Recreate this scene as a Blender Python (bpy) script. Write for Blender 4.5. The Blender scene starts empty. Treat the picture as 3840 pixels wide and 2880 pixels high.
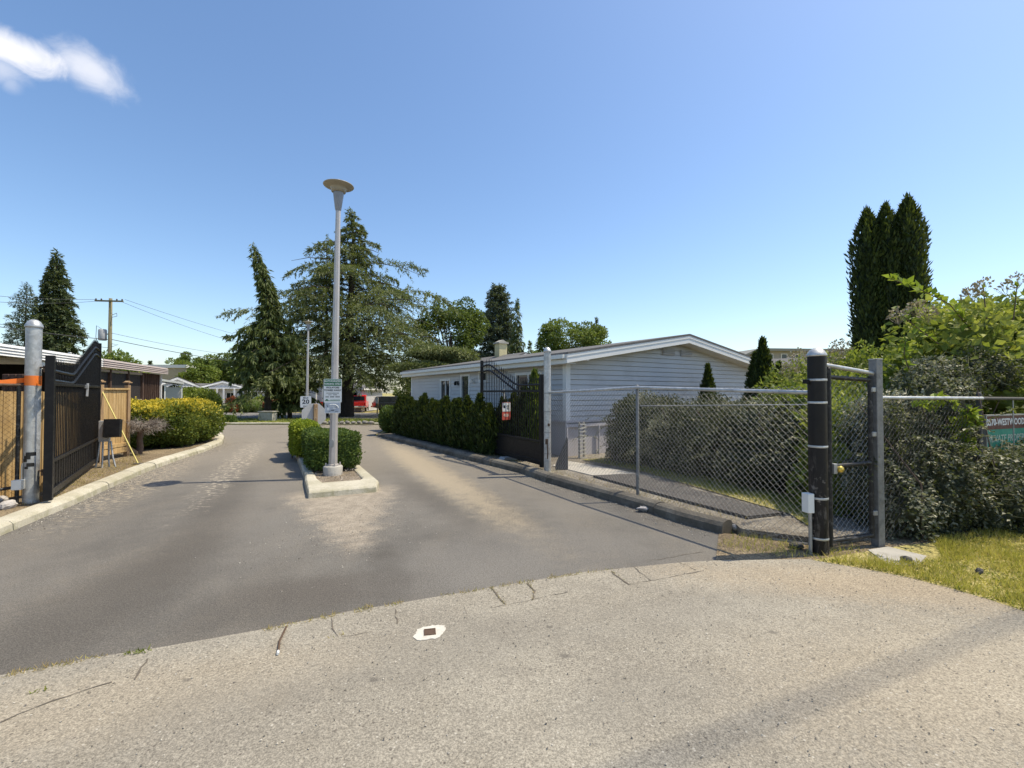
import bpy, math, random
import numpy as np
from mathutils import Vector, Matrix
random.seed(7)
SC = bpy.context.scene
COL = SC.collection
R = math.radians
FP = 3840*16/36.0; PITCH = R(1.07); CAMZ = 1.6
DV = Vector((-.54, .842, 0)).normalized()      # along the driveway
CV = Vector((DV.y, -DV.x, 0))                  # across it
AD = math.atan2(DV.y, DV.x); AC = math.atan2(CV.y, CV.x)

def gz(y):
    """the ground falls gently away beyond the gate court"""
    return 0.0 if y < 22 else -.018*(min(y, 90)-22)
def ray(u, v):
    xc = (u-1920)/FP; yc = -(v-1440)/FP
    return Vector((xc, math.cos(PITCH)-yc*math.sin(PITCH), math.sin(PITCH)+yc*math.cos(PITCH)))
def gp(u, v, z=0.0):
    d = ray(u, v); y = 10
    for _ in range(30):
        t = (gz(y)+z-CAMZ)/d.z; y = .5*y+.5*d.y*t
    t = (gz(y)+z-CAMZ)/d.z
    return Vector((d.x*t, d.y*t, gz(d.y*t)+z))
def at(u, v, Y):
    d = ray(u, v); t = Y/d.y
    return Vector((d.x*t, Y, CAMZ+d.z*t))

# ------------------------------------------------------------------ materials
class N:
    def __init__(s, name):
        s.m = bpy.data.materials.new(name); s.m.use_nodes = True
        s.t = s.m.node_tree; s.t.nodes.clear()
        s.out = s.t.nodes.new('ShaderNodeOutputMaterial')
    def n(s, typ, ins=None, **kw):
        x = s.t.nodes.new('ShaderNode'+typ)
        for k, v in kw.items(): setattr(x, k, v)
        for k, v in (ins or {}).items():
            if hasattr(v, 'node'): s.t.links.new(v, x.inputs[k])
            else:
                try: x.inputs[k].default_value = v
                except Exception: x.inputs[k].default_value = (v, v, v)
        return x
    def math(s, op, a, b=0.0, clamp=False):
        return s.n('Math', {0: a, 1: b}, operation=op, use_clamp=clamp).outputs[0]
    def mix(s, f, a, b, mode='MIX'):
        x = s.n('Mix', {0: f}, data_type='RGBA', blend_type=mode)
        for i, v in ((6, a), (7, b)):
            if hasattr(v, 'node'): s.t.links.new(v, x.inputs[i])
            else: x.inputs[i].default_value = (*v, 1) if len(v) == 3 else v
        return x.outputs[2]
    def pos(s): return s.n('NewGeometry').outputs['Position']
    def objc(s): return s.n('TexCoord').outputs['Object']
    def noise(s, scale, detail=3, rough=.55, vec=None, dist=0):
        return s.n('TexNoise', {'Vector': vec if vec is not None else s.pos(), 'Scale': scale, 'Detail': detail, 'Roughness': rough, 'Distortion': dist}).outputs['Fac']
    def ramp(s, f, *st):
        x = s.n('ValToRGB', {0: f}); e = x.color_ramp.elements
        while len(e) < len(st): e.new(.5)
        for q, (p, c) in zip(e, st): q.position = p; q.color = (*c, 1) if hasattr(c, '__len__') else (c, c, c, 1)
        return x.outputs[0]
    def rng(s, v, a, b, c=0.0, d=1.0, smooth=True):
        return s.n('MapRange', {0: v, 1: a, 2: b, 3: c, 4: d}, interpolation_type='SMOOTHSTEP' if smooth else 'LINEAR').outputs[0]
    def ell(s, cx, cy, rx, ry, rot=0, soft=.35, wob=.35, wsc=2.0):
        """soft-edged ellipse on the ground, in metres of the place"""
        mp = s.n('Mapping', {'Vector': s.pos(), 'Location': (cx, cy, 0), 'Rotation': (0, 0, rot), 'Scale': (rx, ry, 1)}, vector_type='TEXTURE')
        sp = s.n('SeparateXYZ', {0: mp.outputs[0]})
        r = s.math('SQRT', s.math('ADD', s.math('MULTIPLY', sp.outputs[0], sp.outputs[0]), s.math('MULTIPLY', sp.outputs[1], sp.outputs[1])))
        r = s.math('ADD', r, s.math('MULTIPLY', s.math('SUBTRACT', s.noise(wsc*1.6, 9, .72), .5), wob*2.6))
        r = s.math('ADD', r, s.math('MULTIPLY', s.math('SUBTRACT', s.noise(38, 4, .7), .5), soft*2.2))
        return s.rng(r, 1+soft, 1-soft)
    def bsdf(s, col, rough=.6, metal=0.0, bump=None, bdist=.01, bstr=.5, spec=.5, **ins):
        p = s.n('BsdfPrincipled', {'Roughness': rough, 'Metallic': metal, 'Specular IOR Level': spec, **ins})
        if hasattr(col, 'node'): s.t.links.new(col, p.inputs['Base Color'])
        else: p.inputs['Base Color'].default_value = (*col, 1)
        if bump is not None:
            s.t.links.new(s.n('Bump', {'Height': bump, 'Distance': bdist, 'Strength': bstr}).outputs[0], p.inputs['Normal'])
        s.t.links.new(p.outputs[0], s.out.inputs[0]); s.p = p
        return s.m

def sc3(c, k): return tuple(min(1, x*k) for x in c)
def plain(name, c, rough=.6, metal=0.0, var=.15, scale=6.0, bump=.0, grime=None, gscale=3.0, gamt=.5, spec=.4):
    n = N(name)
    v = n.noise(scale, 4, .6)
    col = n.mix(v, sc3(c, 1-var*1.6), sc3(c, 1+var*1.6))
    if grime: col = n.mix(n.math('MULTIPLY', n.rng(n.noise(gscale, 6, .7), .5, .72), gamt), col, grime)
    rr = n.rng(n.noise(scale*2.3, 3), .3, .7, max(.05, rough-.1), min(1, rough+.1))
    return n.bsdf(col, rr, metal, n.noise(scale*8, 3) if bump else None, bump, .5, spec)

def leafmat(name, a, b, c, trans=.3, rough=.55, spec=.25):
    n = N(name)
    at_ = n.n('Attribute', attribute_name='rnd').outputs['Fac']
    col = n.ramp(at_, (0, a), (.5, b), (1, c))
    p = n.n('BsdfPrincipled', {'Base Color': col, 'Roughness': rough, 'Specular IOR Level': spec})
    t = n.n('BsdfTranslucent', {'Color': n.mix(.5, col, (.30, .38, .03), 'MIX')})
    mx = n.n('MixShader', {0: trans, 1: p.outputs[0], 2: t.outputs[0]})
    n.t.links.new(mx.outputs[0], n.out.inputs[0])
    return n.m

# ------------------------------------------------------------------ mesh building
class MB:
    def __init__(s): s.v = []; s.f = []; s.sm = []
    def add(s, vs, fs, smooth=False):
        o = len(s.v); s.v += [tuple(x) for x in vs]; s.f += [tuple(i+o for i in f) for f in fs]; s.sm += [smooth]*len(fs); return s
    def box(s, c, size, rz=0.0, M=None):
        hx, hy, hz = size[0]/2, size[1]/2, size[2]/2; cs, sn = math.cos(rz), math.sin(rz)
        vs = []
        for z in (-hz, hz):
            for x, y in ((-hx, -hy), (hx, -hy), (hx, hy), (-hx, hy)):
                p = Vector((x*cs-y*sn, x*sn+y*cs, z))
                if M is not None: p = M @ p
                vs.append(p+Vector(c))
        return s.add(vs, [(3, 2, 1, 0), (4, 5, 6, 7), (0, 1, 5, 4), (1, 2, 6, 5), (2, 3, 7, 6), (3, 0, 4, 7)])
    def tube(s, pts, r, n=8, caps=True, smooth=True):
        pts = [Vector(p) for p in pts]; rs = r if hasattr(r, '__len__') else [r]*len(pts)
        o = []; up = None
        for i, p in enumerate(pts):
            d = (pts[min(i+1, len(pts)-1)]-pts[max(i-1, 0)]).normalized()
            if up is None:
                up = d.cross(Vector((0, 0, 1)) if abs(d.z) < .9 else Vector((1, 0, 0))).normalized()
            up = (up-d*up.dot(d)).normalized(); w = d.cross(up)
            o += [p+(up*math.cos(2*math.pi*k/n)+w*math.sin(2*math.pi*k/n))*rs[i] for k in range(n)]
        fs = [(i*n+k, i*n+(k+1) % n, (i+1)*n+(k+1) % n, (i+1)*n+k) for i in range(len(pts)-1) for k in range(n)]
        s.add(o, fs, smooth)
        if caps:
            s.add(o[:n], [tuple(range(n-1, -1, -1))]); s.add(o[-n:], [tuple(range(n))])
        return s
    def lathe(s, prof, c=(0, 0, 0), n=24, smooth=True):
        c = Vector(c); vs = [c+Vector((r*math.cos(2*math.pi*k/n), r*math.sin(2*math.pi*k/n), z)) for r, z in prof for k in range(n)]
        fs = [(i*n+k, i*n+(k+1) % n, (i+1)*n+(k+1) % n, (i+1)*n+k) for i in range(len(prof)-1) for k in range(n)]
        return s.add(vs, fs, smooth)
    def prism(s, poly, h, axis='z', o=(0, 0, 0)):
        """extrude a polygon (2D) by h; axis z: poly in xy; y: poly in xz; x: poly in yz"""
        n = len(poly); o = Vector(o)
        def m(a, b, t): return o+Vector({'z': (a, b, t), 'y': (a, t, b), 'x': (t, a, b)}[axis])
        vs = [m(a, b, 0) for a, b in poly]+[m(a, b, h) for a, b in poly]
        return s.add(vs, [tuple(range(n)), tuple(range(2*n-1, n-1, -1))]+[(i, i+n, (i+1) % n+n, (i+1) % n) for i in range(n)])
    def sweep(s, path, prof, closed=False, zf=None):
        """profile (offset to the path's left, z) swept along a ground path"""
        path = [Vector((p[0], p[1], 0)) for p in path]; n = len(path); k = len(prof); vs = []
        for i, p in enumerate(path):
            a = path[i-1] if (i or closed) else p; b = path[(i+1) % n] if (i < n-1 or closed) else p
            d1 = (p-a).normalized() if (p-a).length else None; d2 = (b-p).normalized() if (b-p).length else None
            d = ((d1 or d2)+(d2 or d1)).normalized(); nn = Vector((-d.y, d.x, 0))
            k_ = 1/max(.5, d.dot(d1 or d2))
            for o, z in prof: vs.append(p+nn*o*k_+Vector((0, 0, z+(zf(p.y) if zf else 0))))
        fs = [(i*k+j, ((i+1) % n)*k+j, ((i+1) % n)*k+j+1, i*k+j+1) for i in range(n if closed else n-1) for j in range(k-1)]
        s.add(vs, fs)
        if not closed: s.add(vs[:k], [tuple(range(k))]); s.add(vs[-k:], [tuple(range(k-1, -1, -1))])
        return s
    def build(s, name, mat, parent=None, bevel=0, world=False, sharp=False):
        me = bpy.data.meshes.new(name)
        vs = s.v
        if world and parent is not None:
            b = parent.location; vs = [(x-b.x, y-b.y, z-b.z) for x, y, z in vs]
        me.from_pydata(vs, [], s.f)
        me.polygons.foreach_set('use_smooth', [False if sharp else q for q in s.sm])
        me.materials.append(mat); me.update()
        o = bpy.data.objects.new(name, me); COL.objects.link(o)
        if parent is not None: o.parent = parent
        if bevel:
            b = o.modifiers.new('bevel', 'BEVEL'); b.width = bevel; b.segments = 2; b.limit_method = 'ANGLE'; b.angle_limit = R(40)
        return o

def tag(o, label=None, cat=None, group=None, kind=None):
    if label: o['label'] = label
    if cat: o['category'] = cat
    if group: o['group'] = group
    if kind: o['kind'] = kind
    return o
def thing(name, label, cat, loc=(0, 0, 0), rz=0.0, group=None):
    o = bpy.data.objects.new(name, None); COL.objects.link(o); o.empty_display_size = .2
    o.location = Vector(loc); o.rotation_euler = (0, 0, rz)
    return tag(o, label, cat, group)
def copy_tree(o, parent=None):
    c = o.copy(); COL.objects.link(c)
    if parent is not None: c.parent = parent
    for ch in list(o.children): copy_tree(ch, c)
    return c

def npmesh(name, V, F4, mat, rnd=None, parent=None, smooth=False):
    """quads from numpy arrays, with a per-vertex 'rnd' attribute"""
    me = bpy.data.meshes.new(name); nv, nf = len(V), len(F4)
    me.vertices.add(nv); me.vertices.foreach_set('co', np.ascontiguousarray(V, dtype=np.float32).ravel())
    me.loops.add(nf*4); me.loops.foreach_set('vertex_index', np.ascontiguousarray(F4, dtype=np.int32).ravel())
    me.polygons.add(nf); me.polygons.foreach_set('loop_start', np.arange(0, nf*4, 4, dtype=np.int32))
    me.polygons.foreach_set('use_smooth', np.full(nf, smooth))
    me.update(calc_edges=True)
    if rnd is not None:
        a = me.attributes.new('rnd', 'FLOAT', 'POINT'); a.data.foreach_set('value', np.ascontiguousarray(rnd, dtype=np.float32))
    me.materials.append(mat)
    o = bpy.data.objects.new(name, me); COL.objects.link(o)
    if parent is not None: o.parent = parent
    return o

def nrm(a): return a/np.maximum(1e-9, np.linalg.norm(a, axis=-1, keepdims=True))
class Leaves:
    def __init__(s): s.V = []; s.F = []; s.r = []; s.n = 0
    def cards(s, P, D, Nn, L, W, rnd, fold=.25, mid=.45):
        """leaf-shaped quads: base P, direction D, face normal Nn"""
        n = len(P); L = np.broadcast_to(np.asarray(L, float), (n,))[:, None]; W = np.broadcast_to(np.asarray(W, float), (n,))[:, None]
        D = nrm(D); S = nrm(np.cross(D, Nn)); Nn = np.cross(S, D)
        m = P+D*L*mid+Nn*W*fold
        V = np.stack([P, m+S*W*.5, P+D*L, m-S*W*.5], 1).reshape(-1, 3)
        F = np.arange(n*4).reshape(n, 4)+s.n
        s.V.append(V); s.F.append(F); s.r.append(np.repeat(np.clip(rnd, 0, 1), 4)); s.n += n*4
        return s
    def raw(s, V, F, r):
        s.V.append(np.asarray(V, float)); s.F.append(np.asarray(F)+s.n); s.r.append(np.full(len(V), r)); s.n += len(V); return s
    def build(s, name, mat, parent=None):
        V = np.concatenate(s.V)
        if parent is not None: V = V-np.array(parent.location)[None]
        return npmesh(name, V, np.concatenate(s.F), mat, np.concatenate(s.r), parent)

def icoverts(nu=20, nv=12):
    th = np.linspace(0, 2*np.pi, nu, endpoint=False); ph = np.linspace(-np.pi/2+.02, np.pi/2-.02, nv)
    T, Pp = np.meshgrid(th, ph); d = np.stack([np.cos(T)*np.cos(Pp), np.sin(T)*np.cos(Pp), np.sin(Pp)], -1).reshape(-1, 3)
    F = [(j*nu+i, j*nu+(i+1) % nu, (j+1)*nu+(i+1) % nu, (j+1)*nu+i) for j in range(nv-1) for i in range(nu)]
    return d, np.array(F)
def lump(d, seed, amt):
    g = np.random.default_rng(seed); o = np.zeros(len(d))
    for f, a in ((2, 1), (4, .8), (7, .6), (12, .45)):
        w = nrm(g.normal(size=(3, 3)))*f; ph = g.uniform(0, 6.28, 3)
        o += a*np.sin(d@w[0]+ph[0])*np.sin(d@w[1]+ph[1]+1)*1.1
    return 1+amt*o

def blobs(L, bl, seed, leaf=(.05, .03), cover=2.2, amt=.08, depth=.18, up=.3, zmin=0.0, core=.84, hang=0.0, clump=.35, bias=.0, top=.0, stray=.012):
    """leaves over the union of lumpy (super)ellipsoids: bl = [(centre, radii, power, rz)]"""
    g = np.random.default_rng(seed); bl = [(np.array(c, float), np.array(r, float), p, rz) for c, r, p, rz in bl]
    def loc(P, b):
        c, r, p, rz = b; q = P-c; cs, sn = math.cos(-rz), math.sin(-rz)
        return np.stack([q[:, 0]*cs-q[:, 1]*sn, q[:, 0]*sn+q[:, 1]*cs, q[:, 2]], 1)/r
    for bi, b in enumerate(bl):
        c, r, p, rz = b
        area = 4*np.pi*((r[0]*r[1])**1.6/3+(r[0]*r[2])**1.6/3+(r[1]*r[2])**1.6/3)**(1/1.6)*(1.25 if p > 3 else 1)
        n = int(area*cover/(leaf[0]*leaf[1]*.5))
        d = nrm(g.normal(size=(n, 3))/r**.0)
        if p > 3:   # spread evenly over a boxy hedge
            d = g.uniform(-1, 1, (n, 3)); ax = g.choice(3, n, p=(np.array([r[1]*r[2], r[0]*r[2], r[0]*r[1]])/(r[1]*r[2]+r[0]*r[2]+r[0]*r[1])))
            d[np.arange(n), ax] = np.sign(d[np.arange(n), ax]+1e-9); d = nrm(d)
        k = 1/np.power(np.sum(np.abs(d)**p, 1), 1/p)
        q = d*k[:, None]*lump(d, seed*31+bi, amt)[:, None]
        q *= (1-depth*g.random(n)**1.6)[:, None]
        st = g.random(n) < stray; q[st] *= g.uniform(1.03, 1.16, (st.sum(), 1))
        nr = nrm(np.sign(q)*np.abs(q)**(p-1)/r)
        cs, sn = math.cos(rz), math.sin(rz); w = q*r
        P = np.stack([w[:, 0]*cs-w[:, 1]*sn, w[:, 0]*sn+w[:, 1]*cs, w[:, 2]], 1)+c
        nr = np.stack([nr[:, 0]*cs-nr[:, 1]*sn, nr[:, 0]*sn+nr[:, 1]*cs, nr[:, 2]], 1)
        keep = P[:, 2] > zmin
        for bj, o in enumerate(bl):
            if bj != bi: keep &= np.power(np.sum(np.abs(loc(P, o))**o[2], 1), 1/o[2]) > .86
        P, nr = P[keep], nr[keep]; n = len(P)
        if not n: continue
        D = nrm(nr*.5+g.normal(size=(n, 3))*.75+np.array([0, 0, up-hang])[None])
        Nn = nrm(nr+g.normal(size=(n, 3))*.55+np.array([0, 0, .35])[None])
        cl = lump(nrm(P-c)*1.0, seed+77+bi, .5)-1
        sz = g.uniform(.7, 1.25, n)
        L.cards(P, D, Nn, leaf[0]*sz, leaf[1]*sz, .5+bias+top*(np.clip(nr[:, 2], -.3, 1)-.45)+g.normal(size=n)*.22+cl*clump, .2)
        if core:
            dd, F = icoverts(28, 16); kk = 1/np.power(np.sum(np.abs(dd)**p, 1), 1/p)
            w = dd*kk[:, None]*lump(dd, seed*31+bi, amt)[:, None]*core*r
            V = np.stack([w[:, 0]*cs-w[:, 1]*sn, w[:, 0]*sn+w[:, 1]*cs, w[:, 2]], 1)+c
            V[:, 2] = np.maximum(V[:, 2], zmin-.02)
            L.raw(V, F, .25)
    return L
# ------------------------------------------------------------------ world, sun, camera
SUN_EL, SUN_AZ = R(62), R(9)                        # azimuth from +X towards +Y
sdir = Vector((math.cos(SUN_EL)*math.cos(SUN_AZ), math.cos(SUN_EL)*math.sin(SUN_AZ), math.sin(SUN_EL)))
W = bpy.data.worlds.new('World'); SC.world = W; W.use_nodes = True
wt = W.node_tree; wt.nodes.clear()
def wn(t, **k):
    x = wt.nodes.new('ShaderNode'+t)
    for a, b in k.items(): setattr(x, a, b)
    return x
sky = wn('TexSky', sky_type='NISHITA'); sky.sun_disc = False; sky.sun_elevation = SUN_EL; sky.sun_rotation = R(90)-SUN_AZ
sky.altitude = 100; sky.air_density = 1.0; sky.dust_density = 1.0; sky.ozone_density = 1.4
bg = wn('Background'); bg.inputs[1].default_value = .130; wo = wn('OutputWorld')
tc = wn('TexCoord'); nv = wn('VectorMath', operation='NORMALIZE'); wt.links.new(tc.outputs['Generated'], nv.inputs[0])
def wm(op, a, b=0.0, clamp=False):
    x = wn('Math', operation=op, use_clamp=clamp)
    for i, q in enumerate((a, b)):
        if hasattr(q, 'node'): wt.links.new(q, x.inputs[i])
        else: x.inputs[i].default_value = q
    return x.outputs[0]
def wnoise(s, d, dist=0.0):
    x = wn('TexNoise'); x.inputs['Scale'].default_value = s; x.inputs['Detail'].default_value = d; x.inputs['Roughness'].default_value = .6
    x.inputs['Distortion'].default_value = dist; wt.links.new(nv.outputs[0], x.inputs['Vector']); return x.outputs['Fac']
def streak(u0, v0, u1, v1, wid, soft, amt, wob):
    """a soft cloud streak between two directions of the sky"""
    a, b = ray(u0, v0).normalized(), ray(u1, v1).normalized(); c = ((a+b)/2).normalized()
    t1 = (b-a).normalized(); t2 = c.cross(t1).normalized(); hl = (b-a).length/2
    s = []
    for t, r_ in ((t1, hl), (t2, wid)):
        dp = wn('VectorMath', operation='DOT_PRODUCT'); wt.links.new(nv.outputs[0], dp.inputs[0]); dp.inputs[1].default_value = t
        s.append(wm('DIVIDE', wm('SUBTRACT', dp.outputs['Value'], t.dot(c)), r_))
    r = wm('SQRT', wm('ADD', wm('MULTIPLY', s[0], s[0]), wm('MULTIPLY', s[1], s[1])))
    r = wm('ADD', r, wm('MULTIPLY', wm('SUBTRACT', wnoise(26, 8, .6), .5), wob))
    mr = wn('MapRange', interpolation_type='SMOOTHSTEP'); wt.links.new(r, mr.inputs[0])
    mr.inputs[1].default_value = 1+soft; mr.inputs[2].default_value = 1-soft; mr.inputs[3].default_value = 0; mr.inputs[4].default_value = amt
    # only on this side of the sky
    dp = wn('VectorMath', operation='DOT_PRODUCT'); wt.links.new(nv.outputs[0], dp.inputs[0]); dp.inputs[1].default_value = c
    return wm('MULTIPLY', mr.outputs[0], wm('GREATER_THAN', dp.outputs['Value'], .5))
cl = streak(-170, 130, 232, 246, .018, .65, .95, 1.7)
for a in ((235, 200, 450, 330, .020, .9, .75, 1.7), (330, 270, 400, 325, .010, .9, .5, 1.6), (-60, 245, 75, 255, .016, .9, .5, 1.8), (10, 300, 75, 325, .010, .9, .3, 1.6)):
    cl = wm('MAXIMUM', cl, streak(*a))
mx = wn('Mix', data_type='RGBA'); wt.links.new(wm('MINIMUM', cl, 1.0), mx.inputs[0])
hs = wn('HueSaturation'); hs.inputs['Saturation'].default_value = 1.11; wt.links.new(sky.outputs[0], hs.inputs['Color'])
wt.links.new(hs.outputs[0], mx.inputs[6]); mx.inputs[7].default_value = (5.2, 5.2, 5.45, 1)
wt.links.new(mx.outputs[2], bg.inputs[0]); wt.links.new(bg.outputs[0], wo.inputs[0])

sl = bpy.data.lights.new('sun', 'SUN'); sl.energy = 3.5; sl.angle = R(.53); sl.color = (1, .90, .71)
so = bpy.data.objects.new('sun', sl); COL.objects.link(so); so.rotation_euler = sdir.to_track_quat('Z', 'Y').to_euler(); so.location = (10, 0, 30)
cd = bpy.data.cameras.new('camera'); cam = bpy.data.objects.new('camera', cd); COL.objects.link(cam)
cd.sensor_width = 36; cd.lens = 16; cd.clip_start = .05; cd.clip_end = 3000
cam.location = (0, 0, CAMZ); cam.rotation_euler = (R(90)+PITCH, 0, 0); SC.camera = cam
SC.view_settings.view_transform = 'Standard'; SC.view_settings.look = 'None'; SC.view_settings.exposure = .66; SC.view_settings.gamma = 1
SC.cycles.max_bounces = 8; SC.cycles.diffuse_bounces = 3; SC.cycles.transparent_max_bounces = 4
SC.cycles.sample_clamp_indirect = 4; SC.cycles.use_denoising = True

# ------------------------------------------------------------------ ground materials
def m_asphalt():
    n = N('worn_asphalt'); P = n.pos()
    fine = n.noise(115, 3, .85); mid = n.noise(42, 4, .75); big = n.noise(.45, 6, .65); big2 = n.noise(1.7, 4, .6)
    c = n.mix(n.rng(big, .35, .68), (.112, .109, .104), (.166, .161, .152))
    c = n.mix(n.math('MULTIPLY', n.rng(big2, .42, .75), .45), c, (.185, .178, .165))
    # lane wear: bands along the driveway
    mp = n.n('Mapping', {'Vector': P, 'Rotation': (0, 0, -AC), 'Scale': (1, .10, 1)})
    band = n.noise(1.5, 3, .5, mp.outputs[0])
    c = n.mix(n.math('MULTIPLY', n.math('MULTIPLY', n.rng(band, .40, .66), n.rng(n.noise(7, 8, .75), .3, .7)), .55), c, (.185, .170, .148))
    # far end is paler and browner
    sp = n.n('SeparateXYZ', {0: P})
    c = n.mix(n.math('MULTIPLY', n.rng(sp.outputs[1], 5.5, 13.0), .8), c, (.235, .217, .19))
    # pale grit where the two lanes part, in front of the island nose
    a, b = gp(1290, 1865), gp(1345, 2110); d = (b-a).normalized()
    mp = n.n('Mapping', {'Vector': P, 'Location': (a.x, a.y, 0), 'Rotation': (0, 0, math.atan2(d.y, d.x)), 'Scale': (1, 1, 1)}, vector_type='TEXTURE')
    s2 = n.n('SeparateXYZ', {0: mp.outputs[0]}); yy = n.math('ABSOLUTE', s2.outputs[1])
    hw = n.math('MULTIPLY_ADD', s2.outputs[0], -.25); hw.node.inputs[2].default_value = .74
    nz = n.math('ADD', n.math('MULTIPLY', n.math('SUBTRACT', n.noise(3.2, 9, .72), .5), 1.0), n.math('MULTIPLY', n.math('SUBTRACT', n.noise(38, 4, .75), .5), .9))
    e = n.math('MULTIPLY', n.rng(n.math('ADD', n.math('SUBTRACT', hw, yy), nz), -.16, .22), n.math('MULTIPLY', n.rng(n.math('ADD', s2.outputs[0], n.math('MULTIPLY', nz, -.6)), 3.1, 2.0), n.rng(s2.outputs[0], -.9, -.2)))
    c = n.mix(n.math('MULTIPLY', e, .85), c, n.mix(n.rng(n.noise(6, 6, .7), .4, .6), (.35, .315, .265), (.27, .24, .20)))
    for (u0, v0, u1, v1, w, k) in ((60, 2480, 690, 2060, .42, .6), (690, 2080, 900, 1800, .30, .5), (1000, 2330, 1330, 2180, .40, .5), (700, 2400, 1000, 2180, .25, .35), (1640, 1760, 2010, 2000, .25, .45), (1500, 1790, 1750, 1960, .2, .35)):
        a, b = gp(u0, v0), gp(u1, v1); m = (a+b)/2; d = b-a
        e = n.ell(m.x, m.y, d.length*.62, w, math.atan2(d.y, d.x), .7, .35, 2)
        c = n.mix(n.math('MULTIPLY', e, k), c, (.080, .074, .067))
    # gritty streak down the middle of the far lane
    a, b = gp(1480, 1680), gp(1820, 1895); m = (a+b)/2; d = b-a
    e = n.ell(m.x, m.y, d.length*.62, .36, math.atan2(d.y, d.x), .6, .6, 3)
    c = n.mix(n.math('MULTIPLY', e, .75), c, (.36, .315, .24))
    # old scuffed paint / patch in the near lane
    a, b = gp(800, 1830), gp(960, 1665); m = (a+b)/2; d = b-a
    e = n.ell(m.x, m.y, d.length*.62, .30, math.atan2(d.y, d.x), .4, .8, 2.6)
    spk = n.rng(n.noise(9, 6, .75), .5, .6)
    c = n.mix(n.math('MULTIPLY', n.math('MULTIPLY', e, spk), .8), c, (.47, .43, .36))
    # grit lines along the far kerb
    q = gp(560, 1800); e = n.ell(q.x, q.y, 3.0, .38, math.atan2(1.7, -.75), .5, .6, 4)
    c = n.mix(n.math('MULTIPLY', n.math('MULTIPLY', e, n.rng(n.noise(12, 5, .7), .47, .6)), .6), c, (.42, .37, .29))
    # dark damp-looking patch of newer tar
    q = gp(1458, 2140); e = n.ell(q.x, q.y, .16, .66, R(20), .45, .6, 2.6)
    c = n.mix(n.math('MULTIPLY', e, .6), c, (.076, .071, .065))
    q = gp(1260, 2205); e = n.ell(q.x, q.y, .7, .28, R(8), .5, .5, 2.2)
    c = n.mix(n.math('MULTIPLY', e, .4), c, (.095, .086, .078))
    # the far lane apron is bluer, coarser
    q = gp(2000, 2080); e = n.ell(q.x, q.y, 1.35, .75, R(22), .5, .5, 1.2)
    c = n.mix(n.math('MULTIPLY', e, .5), c, (.165, .163, .160))
    c = n.mix(.9, c, n.ramp(fine, (.34, .22), (.5, .5), (.66, .80)), 'OVERLAY')
    c = n.mix(.4, c, n.ramp(mid, (.34, .3), (.5, .5), (.66, .7)), 'OVERLAY')
    c = n.mix(n.math('MULTIPLY', n.rng(fine, .63, .72), .6), c, (.36, .34, .31))
    c = n.mix(1.0, c, (1.0, .95, .87), 'MULTIPLY')
    return n.bsdf(c, .82, 0, n.math('ADD', fine, mid), .006, .5, .25)
def m_apron():
    n = N('exposed_aggregate_concrete'); P = n.pos()
    fine = n.noise(105, 3, .85); f2 = n.noise(48, 4, .75); big = n.noise(.7, 5, .6); b2 = n.noise(3.5, 4, .65)
    c = n.mix(n.rng(big, .35, .68), (.335, .305, .255), (.43, .395, .33))
    c = n.mix(n.math('MULTIPLY', n.rng(b2, .45, .75), .35), c, (.30, .265, .21))
    c = n.mix(n.math('MULTIPLY', n.rng(n.noise(1.5, 8, .75), .48, .66), .4), c, (.27, .245, .205))
    # warm dusty fringe along the grass
    q = gp(3330, 2200); e = n.ell(q.x, q.y, 1.5, .35, R(-10), .7, .4, 2)
    c = n.mix(n.math('MULTIPLY', e, .6), c, (.47, .375, .26))
    q = gp(3650, 2560); e = n.ell(q.x, q.y, 1.1, .6, R(10), .7, .4, 2)
    c = n.mix(n.math('MULTIPLY', e, .45), c, (.50, .425, .315))
    q = gp(420, 2640); e = n.ell(q.x, q.y, 1.2, .3, R(20), .6, .5, 3)
    c = n.mix(n.math('MULTIPLY', e, .4), c, (.46, .39, .29))
    c = n.mix(.95, c, n.ramp(fine, (.35, .27), (.5, .5), (.65, .74)), 'OVERLAY')
    c = n.mix(.6, c, n.ramp(f2, (.3, .3), (.5, .5), (.7, .7)), 'OVERLAY')
    v = n.n('TexVoronoi', {'Vector': P, 'Scale': 42.0, 'Randomness': 1.0})
    vs = n.n('SeparateColor', {0: v.outputs['Color']})
    pe = n.math('MULTIPLY', n.rng(v.outputs['Distance'], .30, .16), n.math('GREATER_THAN', vs.outputs[0], .93))
    c = n.mix(n.math('MULTIPLY', pe, .7), c, (.70, .66, .58))
    pe = n.math('MULTIPLY', n.rng(v.outputs['Distance'], .34, .2), n.math('GREATER_THAN', vs.outputs[1], .94))
    c = n.mix(n.math('MULTIPLY', pe, .7), c, (.12, .10, .085))
    for u_, v_, rx_, ry_, k_ in ((1750, 2420, .7, .3, .30), (2600, 2300, .8, .22, .25), (900, 2620, .5, .16, .25), (2350, 2640, .5, .2, .22)):
        q = gp(u_, v_); e = n.ell(q.x, q.y, rx_, ry_, R(20), .7, .6, 2); c = n.mix(n.math('MULTIPLY', e, k_), c, (.24, .225, .20))
    for u_, v_, r_ in ((2060, 2360, .022), (2120, 2470, .03), (1990, 2520, .014), (2480, 2420, .018), (1400, 2560, .024), (700, 2560, .02), (2900, 2380, .026), (3050, 2480, .014), (2210, 2560, .012)):
        q = gp(u_, v_); e = n.ell(q.x, q.y, r_, r_*.8, 0, .5, .5, 30); c = n.mix(n.math('MULTIPLY', e, .55), c, (.11, .10, .09))
    c = n.mix(1.0, c, (.74, .73, .70), 'MULTIPLY')
    return n.bsdf(c, .85, 0, n.math('ADD', fine, f2), .006, .6, .25)
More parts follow.
